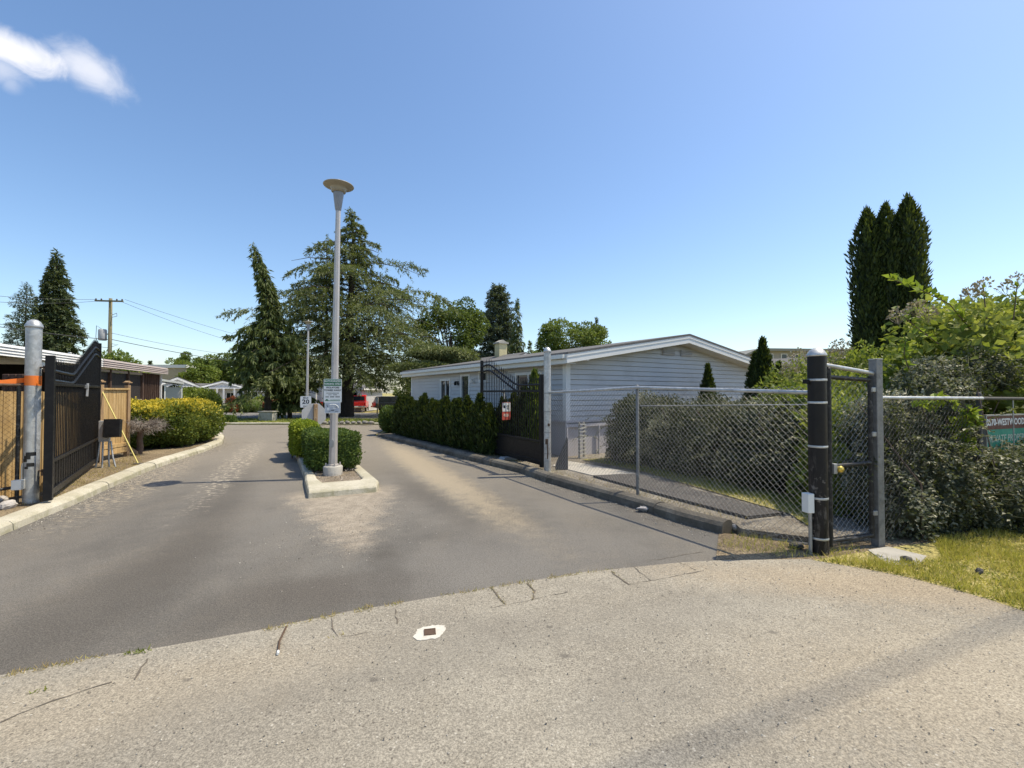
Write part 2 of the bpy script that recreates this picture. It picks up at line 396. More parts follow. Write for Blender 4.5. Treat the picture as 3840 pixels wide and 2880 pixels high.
def m_soil(name, a, b, c3, sc=1.4, peb=55):
    n = N(name); f = n.noise(sc*1.0, 6, .65); g = n.noise(sc*22, 4, .7); h = n.noise(150, 2, .7)
    c = n.mix(n.rng(f, .38, .62), a, b); c = n.mix(n.rng(g, .5, .68), c, c3)
    v = n.n('TexVoronoi', {'Vector': n.pos(), 'Scale': float(peb), 'Randomness': 1.0})
    c = n.mix(.6, c, n.ramp(n.n('SeparateColor', {0: v.outputs['Color']}).outputs[0], (0, .25), (1, .75)), 'OVERLAY')
    c = n.mix(.5, c, n.ramp(h, (.3, .3), (.7, .7)), 'OVERLAY')
    return n.bsdf(c, .95, 0, n.math('ADD', n.math('MULTIPLY', v.outputs['Distance'], 1.2), g), .02, .7, .15)
def m_kerb(name, a, b, moss_shade):
    n = N(name); f = n.noise(1.6, 6, .65); g = n.noise(30, 4, .7); h = n.noise(140, 2, .7)
    c = n.mix(n.rng(f, .35, .65), a, b); c = n.mix(n.math('MULTIPLY', n.rng(g, .54, .7), .5), c, sc3(a, .6))
    sp = n.n('SeparateXYZ', {0: n.pos()})
    c = n.mix(n.math('MULTIPLY', n.math('MULTIPLY', n.rng(n.noise(5, 5, .7), .42, .6), .45), n.rng(sp.outputs[2], .15, .04)), c, moss_shade)
    c = n.mix(.5, c, n.ramp(h, (.3, .3), (.7, .7)), 'OVERLAY')
    return n.bsdf(c, .9, 0, n.math('ADD', g, h), .008, .6, .2)
M = {}
M['asphalt'] = m_asphalt(); M['apron'] = m_apron()
M['earth'] = m_soil('dry_earth', (.20, .155, .10), (.30, .235, .15), (.12, .09, .06))
M['gravel'] = m_soil('fine_gravel', (.20, .175, .14), (.30, .27, .22), (.085, .07, .055), 2.2, 60)
M['lawnsoil'] = m_soil('thatch', (.32, .28, .10), (.40, .34, .15), (.18, .18, .05), 1.0, 40)
M['lawn'] = m_soil('mown_lawn', (.14, .17, .035), (.26, .25, .07), (.08, .11, .02), .5, 30)
M['street'] = m_soil('street_asphalt', (.17, .16, .15), (.22, .21, .19), (.14, .13, .12), .6, 60)
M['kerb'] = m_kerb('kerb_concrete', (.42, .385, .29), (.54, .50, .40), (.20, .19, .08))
M['kerbshade'] = m_kerb('shaded_kerb_concrete', (.115, .102, .083), (.19, .172, .14), (.05, .045, .03))  # same concrete darkened, most at the foot, for its shaded road face
M['crack'] = plain('dirt_filled_crack', (.13, .11, .085), .95)
M['concrete'] = plain('concrete', (.38, .36, .32), .9, 0, .2, 4, .01, (.2, .18, .14), 5, .5)
M['pathtop'] = m_soil('path_asphalt', (.105, .098, .092), (.13, .122, .115), (.09, .085, .08), 1.0, 80)

def sheet(name, poly, z, mat, kind='structure', cuts=(22.0, 90.0), thick=0.0):
    me = bpy.data.meshes.new(name); import bmesh
    bm = bmesh.new(); vs = [bm.verts.new((p[0], p[1], 0)) for p in poly]; f = bm.faces.new(vs)
    if f.normal.z < 0 or (f.normal_update() or f.normal.z < 0): f.normal_flip()
    for y in cuts:
        bmesh.ops.bisect_plane(bm, geom=bm.verts[:]+bm.edges[:]+bm.faces[:], plane_co=(0, y, 0), plane_no=(0, 1, 0))
    if thick:
        r = bmesh.ops.extrude_face_region(bm, geom=bm.faces[:])
        top = [e for e in r['geom'] if isinstance(e, bmesh.types.BMVert)]
        for v in bm.verts: v.co.z = -thick
        for v in top: v.co.z = 0
    bmesh.ops.recalc_face_normals(bm, faces=bm.faces[:])
    bmesh.ops.triangulate(bm, faces=[q for q in bm.faces if len(q.verts) > 4])
    if not thick:
        for q in bm.faces:
            if q.normal.z < 0: q.normal_flip()
    for v in bm.verts: v.co.z += gz(v.co.y)+z
    bm.to_mesh(me); bm.free(); me.materials.append(mat)
    o = bpy.data.objects.new(name, me); COL.objects.link(o); tag(o, kind=kind); return o

# the ground itself, one sheet to the horizon
g = MB(); ys = [-60, 22, 90, 1500]
for y in ys: g.v += [(-1500, y, gz(y)-.03), (1500, y, gz(y)-.03)]
g.f = [(2*i, 2*i+1, 2*i+3, 2*i+2) for i in range(3)]; g.sm = [False]*3
tag(g.build('ground', M['lawnsoil']), kind='structure')

LK = [(-9.0, -4), (-6.6, 2.2), (-5.95, 4.3), (-5.69, 5.06), (-6.03, 5.95), (-6.24, 6.53), (-6.66, 7.5), (-7.35, 9.2), (-7.88, 10.8), (-8.3, 12.3), (-9.0, 14.2), (-10.2, 16.2), (-11.8, 18.2), (-14.2, 20.6), (-19, 22.3)]
RK = [(2.37, 5.16), (2.07, 5.58), (1.73, 6.25), (.62, 8.1), (.2, 9.0), (-1.2, 11.0), (-2.9, 13.6), (-4.45, 15.9)]
edge = [(-6.5, .9)]+[tuple(gp(u, v).xy) for u, v in ((0, 2542), (190, 2508), (337, 2477), (580, 2440), (800, 2402), (1012, 2363), (1300, 2302), (1503, 2268), (1842, 2210), (2181, 2153), (2554, 2115), (2682, 2108))]
e_far = tuple(gp(3045, 2102).xy)
# driveway
poly = edge+[(2.37, 5.16)]+RK[1:]+[(-5.2, 17.2), (-5.4, 19.0), (-4.0, 21.5), (6, 22.3), (6, 22.85), (-30, 22.85), (-30, 22.3)]+LK[::-1]
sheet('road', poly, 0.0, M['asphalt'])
# foreground pavement (a hair above the road so that its broken edge shows)
grass_edge = [tuple(gp(u, v).xy) for u, v in ((3045, 2106), (3257, 2142), (3409, 2173), (3560, 2212), (3712, 2257), (3840, 2300))]
poly = [(-6.6, -6), (12, -6), (12, 1.5), (6.5, 2.6)]+grass_edge[::-1]+[e_far]+edge[::-1]
sheet('pavement', poly, .016, M['apron'], thick=.05)
# cross street beyond the gate court, and the lawn strip before it
sheet('lawn_strip', [(-40, 22.9), (7, 22.9), (7, 29.5), (-40, 29.5)], .05, M['lawn'], thick=.2)
sheet('street', [(-80, 29.7), (20, 29.7), (20, 45.5), (-80, 45.5)], .0, M['street'])
# verges
vl = [(p[0]-.2, p[1]-.13) for p in LK]
sheet('verge', [(-30, -4)]+vl[0:]+[(-30, 22.3)], .095, M['earth'], thick=.2)
vr = [(2.55, 5.1)]+[(x+.21, y+.13) for x, y in RK]+[(-4.9, 16.6), (-4.9, 18.5), (-3.8, 21.2), (6, 22), (30, 22), (30, 5.9), (6.6, 5.9), (3.9, 4.95), (3.2, 4.75)]
sheet('verge', vr, .085, M['gravel'], thick=.2)
# rough corner between kerb end, black post and pavement
corner = [(1.93, 4.34), (2.34, 5.18), (2.6, 5.14), (3.2, 4.8), (3.9, 5.0), (6.7, 6.0), (9, 6.2), (9, 2.6), (6.5, 2.55)]+grass_edge[::-1]+[e_far]
sheet('verge', corner, .008, M['earth'])

# kerbs: lengths of cast concrete with open joints
def kerb(name, path, w, h, mat, seg=1.15, flip=False, zf=None):
    mb = MB(); rng = random.Random(len(path)*7+1)
    P = [Vector((p[0], p[1], 0)) for p in path]; Ls = [0]
    for a, b in zip(P, P[1:]): Ls.append(Ls[-1]+(b-a).length)
    def pt(s):
        for i in range(len(P)-1):
            if s <= Ls[i+1]+1e-9: return P[i].lerp(P[i+1], (s-Ls[i])/(Ls[i+1]-Ls[i]))
        return P[-1]
    s = 0; sg = -1 if flip else 1
    while s < Ls[-1]-.05:
        e = min(Ls[-1], s+seg*rng.uniform(.85, 1.15)); k = 5; dz = rng.uniform(-.008, .008); do = rng.uniform(-.012, .012)
        prof = [(sg*(x+do), max(z+dz, -.05)) for x, z in ((0, -.05), (.012, h*.62), (.045, h*.9), (.10, h), (w-.07, h+.004), (w-.02, h*.93), (w, h*.75), (w, -.05))]
        if not flip: prof = prof[::-1]
        mb.sweep([pt(s+(e-s-.012)*i/k) for i in range(k+1)], prof, zf=zf); s = e
    o = mb.build(name, mat, bevel=.008); tag(o, kind='structure'); return o
kerb('kerb', LK[1:], .27, .12, M['kerb'])
kerb('kerb', RK, .22, .14, M['kerbshade'], flip=True)
kerb('kerb', [(-30, 22.9), (6, 22.9)], .15, .11, M['kerb'], 2.5, zf=gz)

# the island between the two lanes
IS = [(-3.07, 6.88), (-2.17, 7.34), (-2.25, 7.75), (-3.2, 9.6), (-4.6, 12.0), (-6.0, 14.4), (-6.6, 15.2), (-7.2, 15.0), (-7.0, 14.2), (-5.2, 11.0), (-3.80, 8.35), (-3.62, 7.95)]
inner = [(-3.16, 7.62), (-2.62, 7.86), (-2.62, 8.0), (-3.38, 9.5), (-4.75, 11.9), (-6.1, 14.2), (-6.7, 14.9), (-6.95, 14.8), (-6.8, 14.2), (-5.0, 10.95), (-3.60, 8.35), (-3.42, 8.0)]
def ring(name, out, inn, h, mat):
    n = len(out); mb = MB(); vs = []
    def mv(p, q, k): return (p[0]+(q[0]-p[0])*k, p[1]+(q[1]-p[1])*k)
    for p, q in zip(out, inn): 
        L_ = math.hypot(p[0]-q[0], p[1]-q[1]); f = min(.3, .045/L_)
        a, b, c = p, mv(p, q, f*.35), mv(p, q, f)
        vs += [(a[0], a[1], -.05), (b[0], b[1], h*.72), (c[0], c[1], h), (*mv(p, q, 1-f), h), (q[0], q[1], h*.9), (q[0], q[1], 0)]
    mb.add(vs, [(i*6+j, ((i+1) % n)*6+j, ((i+1) % n)*6+j+1, i*6+j+1) for i in range(n) for j in range(5)])
    return mb.build(name, mat, bevel=.012)
tag(ring('island_kerb', IS, inner, .105, M['kerb']), kind='structure')
sheet('island_soil', inner, .075, m_soil('dry_mulch', (.22, .18, .13), (.30, .25, .19), (.10, .075, .05), 3, 50))

# raised asphalt footpath behind the mesh fence, and a concrete slab beyond it
pp = [gp(*q, .12) for q in ((2225, 1783), (2500, 1858), (2805, 1937), (2938, 1922), (2700, 1862), (2392, 1776))]
sheet('path', [p.xy for p in pp], .125, M['pathtop'], thick=.09)
sheet('path', [gp(*q, .1).xy for q in ((2070, 1745), (2225, 1783), (2392, 1776), (2250, 1748), (2120, 1726))], .10, plain('pale_concrete', (.40, .375, .33), .9, 0, .12, 5, .005), thick=.05)
sheet('path', [gp(*q, .02).xy for q in ((3255, 2062), (3330, 2050), (3475, 2085), (3440, 2120), (3330, 2118))], .022, M['concrete'], thick=.04)
sheet('path', [gp(*q, .02).xy for q in ((2830, 1965), (3000, 1975), (3030, 2040), (2900, 2020))], .026, M['concrete'], thick=.04)
# grass ground behind the path (under the blades)
sheet('lawn', [gp(*q, .1).xy for q in ((2180, 1722), (2420, 1770), (2960, 1925), (3040, 1975), (3075, 1900), (2740, 1800), (2380, 1712))], .098, M['lawnsoil'])
sheet('lawn', [p for p in grass_edge]+[(6.5, 2.62), (9, 2.6), (9, 5.9), (6.2, 5.3), (4.05, 4.75)], .014, M['lawnsoil'])

# cracks and joints in the pavement, irregular dirt-filled lines
def ribbon(mb, pts, w, z, rng, jit=.012):
    P = []
    for a, b in zip(pts, pts[1:]):
        k = max(2, int((b-a).length/.05))
        P += [a.lerp(b, i/k)+Vector((rng.uniform(-jit, jit), rng.uniform(-jit, jit), 0)) for i in range(k)]
    P.append(pts[-1]); vs = []
    for i, p in enumerate(P):
        d = (P[min(i+1, len(P)-1)]-P[max(i-1, 0)]).normalized(); s = Vector((-d.y, d.x, 0))*w*rng.uniform(.05, .62)
        vs += [(p.x-s.x, p.y-s.y, z), (p.x+s.x, p.y+s.y, z)]
    mb.add(vs, [(2*i, 2*i+2, 2*i+3, 2*i+1) for i in range(len(P)-1)])
rng = random.Random(3); mb = MB()
for pts, w in ((((1842, 2210), (1870, 2245), (1895, 2275)), .014), (((1975, 2195), (2005, 2225), (1995, 2260)), .012), (((2290, 2150), (2330, 2180), (2360, 2200)), .016), (((2375, 2135), (2440, 2185)), .010),
               (((1480, 2290), (1490, 2350)), .012), (((1238, 2330), (1250, 2365), (1270, 2400)), .012), (((550, 2480), (530, 2515), (505, 2560)), .012), (((2545, 2115), (2610, 2145)), .008), (((2660, 2100), (2690, 2130)), .008),
               (((0, 2720), (200, 2640), (420, 2570)), .012), (((1850, 2288), (1990, 2260), (2130, 2228)), .005), (((2360, 2200), (2520, 2170), (2640, 2148)), .006), (((1280, 2400), (1400, 2378)), .005)):
    ribbon(mb, [gp(u, v) for u, v in pts], w, .0195, rng, .009)
tag(mb.build('pavement_cracks', M['crack']), kind='structure')
mb = MB(); ribbon(mb, [Vector((x-.004, y+.012, 0)) for x, y in edge[1:]], .030, .0045, rng, .012)
for pts, w in ((((2350, 2118), (2520, 2090), (2640, 2070)), .008), (((560, 1815), (760, 1812), (1120, 1806)), .0), (((840, 1662), (1000, 1658), (1120, 1660)), .03), (((1000, 1735), (1020, 1715)), .008), (((860, 1615), (1010, 1612), (1130, 1590)), .035)):
    if w: ribbon(mb, [gp(u, v) for u, v in pts], w, .0045, rng)
tag(mb.build('road_cracks', M['crack']), kind='structure')
# ------------------------------------------------------------------ object materials
def m_galv():
    n = N('galvanised_steel'); v = n.n('TexVoronoi', {'Vector': n.objc(), 'Scale': 26.0}); f = n.noise(3, 4, .6, n.objc())
    c = n.mix(.35, n.mix(n.rng(f, .35, .65), (.42, .43, .43), (.56, .56, .54)), n.ramp(n.n('SeparateColor', {0: v.outputs['Color']}).outputs[0], (0, .3), (1, .7)), 'OVERLAY')
    st = n.n('Mapping', {'Vector': n.objc(), 'Scale': (1, 1, .12)})
    c = n.mix(n.math('MULTIPLY', n.rng(n.noise(14, 4, .6, st.outputs[0]), .52, .7), .35), c, (.30, .28, .25))
    return n.bsdf(c, n.rng(n.noise(9, 3, .5, n.objc()), .3, .7, .38, .58), .55, n.noise(40, 3), .002, .4)
M['galv'] = m_galv()
M['galvdull'] = plain('weathered_galvanised', (.36, .36, .35), .5, .55, .15, 8, .001, (.22, .20, .17), 6, .5)
M['galvwornshade'] = plain('worn_shaded_galvanised', (.20, .20, .195), .55, .35, .3, 16, .002, (.09, .085, .075), 9, .7)
M['dullpost'] = plain('grimy_pipe', (.085, .08, .072), .7, .1, .2, 9)
M['black'] = plain('black_gate_enamel', (.013, .013, .014), .42, 0, .2, 12, .001, (.045, .042, .038), 9, .25, .15)
M['blackpipe'] = plain('black_vinyl_pipe', (.018, .018, .018), .45, 0, .25, 14, .002, (.22, .21, .20), 22, .5, .3)
def m_wrap():
    n = N('scuffed_black_wrap'); o = n.objc(); sp = n.n('SeparateXYZ', {0: o})
    mp = n.n('Mapping', {'Vector': o, 'Scale': (1, 1, .18)})
    c = n.mix(n.noise(7, 4, .6, o), (.010, .009, .009), (.022, .020, .019))
    st = n.math('MULTIPLY', n.rng(n.noise(22, 6, .75, mp.outputs[0]), .50, .66), n.rng(n.math('ADD', sp.outputs[2], n.noise(3, 4, .6, o)), 1.75, .75))
    c = n.mix(n.math('MULTIPLY', st, .65), c, (.16, .14, .12))
    c = n.mix(n.math('MULTIPLY', n.rng(n.noise(9, 7, .75, o), .58, .64), n.rng(sp.outputs[2], 1.1, .3)), c, (.24, .21, .18))
    return n.bsdf(c, n.rng(n.noise(6, 3, .6, o), .3, .7, .32, .55), 0, n.noise(30, 3, .6, o), .004, .5, .22)
M['blackwrap'] = m_wrap()
M['alu'] = plain('weathered_aluminium', (.47, .44, .42), .45, .35, .1, 5, .001, (.34, .31, .29), 2, .4)
M['white'] = plain('white_paint', (.76, .75, .72), .5, 0, .05, 3, .0, (.6, .58, .52), 3, .25)
M['offwhite'] = plain('offwhite_box', (.72, .72, .68), .5, 0, .05, 6)
M['neck'] = plain('blue_grey_enamel', (.23, .25, .29), .5)
M['grey'] = plain('grey_enamel', (.40, .40, .40), .5, 0, .1, 6)
M['greylight'] = plain('light_grey_sheet', (.46, .46, .46), .42, .25, .06, 6, .0, (.36, .35, .34), 4, .3)
M['orange'] = plain('orange_tape', (.80, .20, .035), .4, 0, .12, 12)
M['darktape'] = plain('black_tape', (.02, .02, .02), .4)
M['rust'] = plain('rusty_iron', (.11, .07, .045), .8, .2, .4, 16, .004, (.05, .035, .03), 8, .6)
M['brass'] = plain('brass_lock', (.62, .46, .10), .35, .7, .1)
def m_boards(name, a, b, grime):
    n = N(name); o = n.objc(); mp = n.n('Mapping', {'Vector': o, 'Scale': (1, 1, .08)})
    g = n.noise(28, 5, .6, mp.outputs[0], .4); f = n.noise(3.0, 4, .6, o)
    sp = n.n('SeparateXYZ', {0: o})
    cell = n.n('TexWhiteNoise', {'W': n.math('FLOOR', n.math('MULTIPLY', sp.outputs[0], 10.5))}, noise_dimensions='1D').outputs['Value']
    c = n.mix(n.rng(g, .35, .65), a, b); c = n.mix(n.math('MULTIPLY', cell, .4), c, sc3(a, .7))
    c = n.mix(n.math('MULTIPLY', n.rng(f, .5, .7), .5), c, grime)
    return n.bsdf(c, .8, 0, g, .004, .5, .2)
M['cedar'] = m_boards('cedar_boards', (.42, .27, .11), (.56, .385, .18), (.27, .18, .10))
M['brownwood'] = m_boards('dark_brown_timber', (.075, .045, .034), (.125, .08, .06), (.05, .035, .03))
M['postwood'] = m_boards('weathered_post', (.30, .19, .10), (.42, .29, .16), (.18, .13, .09))
M['polewood'] = m_boards('mossy_pole', (.17, .155, .085), (.25, .22, .14), (.12, .12, .06))
M['bark'] = plain('bark', (.12, .085, .065), .95, 0, .35, 9, .03, (.15, .12, .10), 6, .5)
M['barkdark'] = plain('dark_bark', (.05, .038, .03), .95, 0, .35, 7, .03)
M['twig'] = plain('bare_twigs', (.20, .165, .155), .9, 0, .3, 12)
M['cable'] = plain('power_cable', (.05, .05, .055), .6)
M['yellow'] = plain('yellow_guy_guard', (.55, .47, .14), .5)
M['glass'] = N('window_glass').bsdf((.02, .025, .03), .06, 0, spec=.6)
M['dark'] = plain('dark_interior', (.014, .013, .014), .9)
M['darkmesh'] = plain('dark_insect_mesh', (.030, .026, .026), .6)
M['shingle'] = plain('asphalt_shingles', (.13, .125, .12), .95, 0, .25, 14, .01)
M['metalroof'] = plain('ribbed_metal_roof', (.74, .73, .70), .45, .15, .06, 2, .0, (.45, .42, .40), 1.5, .4)
M['brownfascia'] = plain('brown_fascia', (.40, .34, .315), .5, 0, .1, 2)
M['siding'] = plain('grey_blue_siding', (.55, .54, .53), .5, 0, .05, 1.2, .0, (.40, .385, .37), 1.4, .45)
M['soffit'] = plain('cream_soffit', (.60, .57, .46), .6, 0, .05)
M['skirt'] = plain('pale_skirting', (.50, .48, .50), .6, 0, .06, 2, .0, (.40, .37, .35), 3, .4)
M['vinylwhite'] = plain('white_bungalow_siding', (.70, .70, .70), .55, 0, .04)
M['tan'] = plain('tan_stucco', (.42, .36, .25), .85)
M['sgreen'] = plain('sign_green', (.025, .16, .075), .4)
M['swhite'] = plain('sign_white', (.74, .75, .73), .4, 0, .03, 8, .0, (.55, .55, .5), 9, .3)
M['sblack'] = plain('sign_ink', (.02, .02, .022), .5)
M['sgrey'] = plain('sign_grey_blue', (.42, .46, .52), .45, 0, .12, 25)
M['sred'] = plain('sign_red', (.52, .10, .07), .5, 0, .1, 20)
M['smaroon'] = plain('faded_maroon', (.13, .045, .03), .6, 0, .15, 12)
M['steal'] = plain('faded_green_board', (.035, .27, .17), .55, 0, .18, 7, .0, (.08, .22, .16), 5, .5)
M['sfaded'] = plain('faded_cream_paint', (.50, .52, .40), .6, 0, .2, 20)
M['redpaint'] = plain('red_car_paint', (.62, .022, .018), .22, 0, .03, spec=.6)
M['darkpaint'] = plain('dark_car_paint', (.014, .017, .020), .2, 0, .03, spec=.6)
M['rubber'] = plain('tyre_rubber', (.02, .02, .02), .85)
M['chrome'] = plain('bumper_chrome', (.62, .62, .62), .2, .8, .03)
M['lens'] = plain('tail_lens', (.35, .01, .01), .2)
M['stone'] = plain('pale_rockery_stone', (.42, .39, .36), .9, 0, .25, 5, .02)
M['fstone'] = plain('dark_stone', (.10, .09, .08), .9, 0, .25, 15, .01)

def lettering(mb, s, size, x, z, y=-.004, weight=0.0, align='CENTER', xs=1.0, ext=.0012, shear=0.0):
    cu = bpy.data.curves.new('lettering', 'FONT'); cu.body = s; cu.size = size; cu.align_x = align; cu.align_y = 'CENTER'
    cu.extrude = ext; cu.offset = weight; cu.resolution_u = 2; cu.shear = shear
    o = bpy.data.objects.new('lettering', cu); COL.objects.link(o); bpy.context.view_layer.update()
    me = bpy.data.meshes.new_from_object(o.evaluated_get(bpy.context.evaluated_depsgraph_get()))
    mb.add([(v.co.x*xs+x, y-v.co.z, v.co.y+z) for v in me.vertices], [tuple(p.vertices) for p in me.polygons])
    bpy.data.objects.remove(o); bpy.data.meshes.remove(me); bpy.data.curves.remove(cu)
    return mb
def rrect(w, h, r, cx=0, cz=0, n=4):
    P = []
    for sx, sz, a in ((1, 1, 0), (-1, 1, 90), (-1, -1, 180), (1, -1, 270)):
        P += [(cx+sx*(w/2-r)+r*math.cos(R(a+90*k/n)), cz+sz*(h/2-r)+r*math.sin(R(a+90*k/n))) for k in range(n+1)]
    return P

# ------------------------------------------------------------------ chain link
def chainlink(mb, p0, p1, z0, z1, pitch=.036, r=.0019, barb=.045, z0b=None, z1b=None):
    p0 = Vector((p0[0], p0[1], 0)); p1 = Vector((p1[0], p1[1], 0)); e = (p1-p0); Ln = e.length; e.normalize(); nn = Vector((-e.y, e.x, 0))
    z0b = z0 if z0b is None else z0b; z1b = z1 if z1b is None else z1b
    k = int(Ln/pitch)
    for i in range(k):
        f = i/max(1, k-1); a = z0+(z0b-z0)*f; b = z1+(z1b-z1)*f; m = int((b+barb-a)/(pitch*.98))
        wob = random.uniform(-.004, .004); pts = []
        for j in range(m+1):
            s = i*pitch+(pitch*1.06 if (j+i) % 2 else 0)
            pts.append(p0+e*min(s, Ln)+nn*((.003 if j % 2 else -.003)+wob)+Vector((0, 0, a+(b+barb-a)*j/m)))
        mb.tube(pts, r, 4, False, False)
    return mb
def post(mb, x, y, z0, z1, r, dome=True, n=24):
    mb.lathe([(r, z0), (r, z1)], (x, y, 0), n)
    return mb

# ------------------------------------------------------------------ gate posts
gpl = gp(115, 1885, .095)
t = thing('gate_post', 'tall galvanised pipe with dome top and orange tape band by the kerb', 'post', gpl)
MB().lathe([(.0825, -.2), (.0825, 2.405)]).build('pole', M['galv'], t)
MB().lathe([(.0, 2.51), (.035, 2.505), (.065, 2.48), (.083, 2.445), (.094, 2.42), (.094, 2.395), (.0835, 2.39)]).build('dome_cap', M['galv'], t)
MB().lathe([(.0840, 1.60), (.0843, 1.62), (.0843, 1.72), (.0838, 1.735)], n=28).build('orange_tape', M['orange'], t)
mb = MB()
for z, h, a0, a1 in ((.645, .05, -85, -12), (.60, .05, -100, -50), (.565, .04, -108, -75), (.50, .05, -78, -25), (.47, .03, -95, -66)):
    mb = MB()
    vs = [(.0838*math.cos(R(a0+(a1-a0)*i/6)), .0838*math.sin(R(a0+(a1-a0)*i/6)), z+q*h) for q in (0, 1) for i in range(7)]
    mb.add(vs, [(i, i+1, i+8, i+7) for i in range(6)], True); mb.build('tape_mark', M['darktape'], t)
b = MB().box((-.035, -.135, .27), (.105, .075, .13), R(18)); b.build('junction_box', M['offwhite'], t, .006)
MB().tube([(-.03, -.095, .33), (-.035, -.09, .5), (-.03, -.085, .55)], .009, 8).build('conduit', M['galvdull'], t)
for z in (1.85, .43): MB().box((.10, .02, z), (.12, .03, .02)).box((.15, .03, z-.02), (.05, .05, .09)).build('hinge', M['rust'], t, .004)

gpr = gp(2053, 1768, .085)
t = thing('gate_post', 'slimmer galvanised pipe with dome top where the wire mesh starts', 'post', gpr)
MB().lathe([(.068, -.2), (.068, 2.30)]).build('pole', M['galv'], t)
MB().lathe([(0, 2.39), (.03, 2.385), (.055, 2.36), (.070, 2.33), (.078, 2.31), (.078, 2.29), (.069, 2.285)]).build('dome_cap', M['galv'], t)
MB().box((-.02, -.07, .58), (.05, .05, .10)).tube([(-.01, -.075, .55), (.0, -.08, .38), (-.005, -.07, .25)], .012).build('latch', M['rust'], t, .004)
MB().box((.02, -.07, .9), (.04, .04, .05)).build('catch', M['rust'], t, .004)
for z in (.35, .75, 1.15, 1.5): MB().lathe([(.0705, z-.012), (.0715, z), (.0705, z+.012)]).build('tension_band', M['galvdull'], t)

# ------------------------------------------------------------------ the two ornamental driveway gates
def make_gate(name, label, p0, p1, zb, curve, mid, low, bot, npk, spear=.17, side=1):
    e = p1-p0; Ln = Vector((e.x, e.y)).length; rz = math.atan2(e.y, e.x)
    t = thing(name, label, 'gate', (p0.x, p0.y, 0), rz)
    def cz(s):
        for (s0, z0), (s1, z1) in zip(curve, curve[1:]):
            if s <= s1: 
                k = (s-s0)/(s1-s0); return z0+(z1-z0)*k
        return curve[-1][1]
    ss = [i*Ln/40 for i in range(41)]
    cs = [sum(cz(min(max(s+d*.07, 0), Ln)) for d in (-2, -1, 0, 1, 2))/5 for s in ss]
    def zc(s):
        k = min(39, int(s/Ln*40)); f = s/Ln*40-k; return cs[k]*(1-f)+cs[k+1]*f
    MB().box((.0, 0, (zb+curve[0][1]+.2)/2), (.09, .09, curve[0][1]+.2-zb)).build('stile', M['black'], t, .005)
    MB().box((Ln, 0, (zb+curve[-1][1]+.16)/2), (.06, .06, curve[-1][1]+.16-zb)).build('stile', M['black'], t, .005)
    for off in (0, -.135):
        MB().tube([(s, 0, zc(s)+off) for s in ss], .024, 6, True, False).build('rail', M['black'], t)
    for z, h in ((mid, .045), (low, .045), (bot, .09)):
        MB().box((Ln/2, 0, z), (Ln-.08, .045, h)).build('rail', M['black'], t, .004)
    for i in range(npk):
        mb = MB()
        s = .08+(Ln-.14)*(i+.5)/npk; top = zc(s)+spear
        mb.box((s, 0, (low+top-.05)/2), (.013, .013, top-.05-low))
        mb.add([(s-.012, -.006, top-.05), (s+.012, -.006, top-.05), (s+.012, .006, top-.05), (s-.012, .006, top-.05), (s, 0, top+.02)], [(0, 1, 4), (1, 2, 4), (2, 3, 4), (3, 0, 4)]); mb.build('picket', M['black'], t)
        if i % 2 == 0:
            MB().tube([(s+.02*math.sin(a*.5236*2), 0, zc(s)-.068+.045*math.cos(a*.5236*2)) for a in range(7)], .006, 4, False).build('scroll', M['black'], t)
    mb = MB().box((Ln/2, .006, (low+bot)/2), (Ln-.10, .004, low-bot-.06))
    for i in range(npk*2//3): mb.box((.1+(Ln-.2)*i/(npk*2//3), -.003, (low+bot)/2), (.012, .008, low-bot-.08))
    mb.build('kick_panel', M['black'], t)
    MB().box((Ln*.60, -.045, mid-.07), (.03, .03, .24), 0, Matrix.Rotation(R(14), 3, 'Y')).box((Ln*.6, -.03, mid-.01), (.09, .05, .06)).build('drop_latch', M['galvdull'], t, .003)
    return t
gl0 = gp(180, 1871, .17); gl1 = gp(366, 1732, .17)
Lg = (gl1-gl0).length
make_gate('driveway_gate', 'black ornamental gate standing open in full sun before the tan cedar fence', gl0, gl1, .15,
          [(0, 1.90), (Lg*.36, 1.88), (Lg*.86, 2.50), (Lg, 2.46)], 1.715, .66, .24, 37)
gr0 = gp(2034, 1756, .10); gr1 = gp(1806, 1692, .10)
Lr = (gr1-gr0).length
rgate = make_gate('driveway_gate', 'black ornamental gate standing open in shade, carrying a small red notice', gr0, gr1, .12,
          [(0, 1.76), (Lr*.36, 1.76), (Lr*.84, 2.30), (Lr, 2.26)], 1.63, .62, .20, 30, .15)
# little red and white notice on the shaded gate
eg = (gr1-gr0).normalized(); q = gr0+eg*Lr*.50
t = thing('gate_notice', 'small notice, pale above and red below, hung on the shaded gate', 'sign', (q.x-.04, q.y-.03, 0), AC+R(6))
c0 = 1.18
MB().prism(rrect(.235, .40, .02, 0, c0), .004, 'y').build('plate', M['sred'], t)
MB().prism(rrect(.225, .20, .012, 0, c0+.09), .003, 'y', (0, -.0035, 0)).build('pale_field', M['swhite'], t)
mb = MB().box((-.06, -.005, c0+.10), (.055, .002, .06)).box((.045, -.005, c0+.115), (.075, .002, .022)).box((.03, -.005, c0+.07), (.025, .002, .025)).box((.065, -.005, c0+.072), (.02, .002, .025)).box((.05, -.005, c0+.045), (.06, .002, .008))
mb.build('pictogram', M['sblack'], t)
mb = MB().box((0, -.002, c0-.09), (.16, .002, .055)).box((0, -.002, c0-.125), (.09, .002, .012)); mb.build('lettering', plain('pale_red_ink', (.62, .42, .34), .6, 0, .25, 40), t)
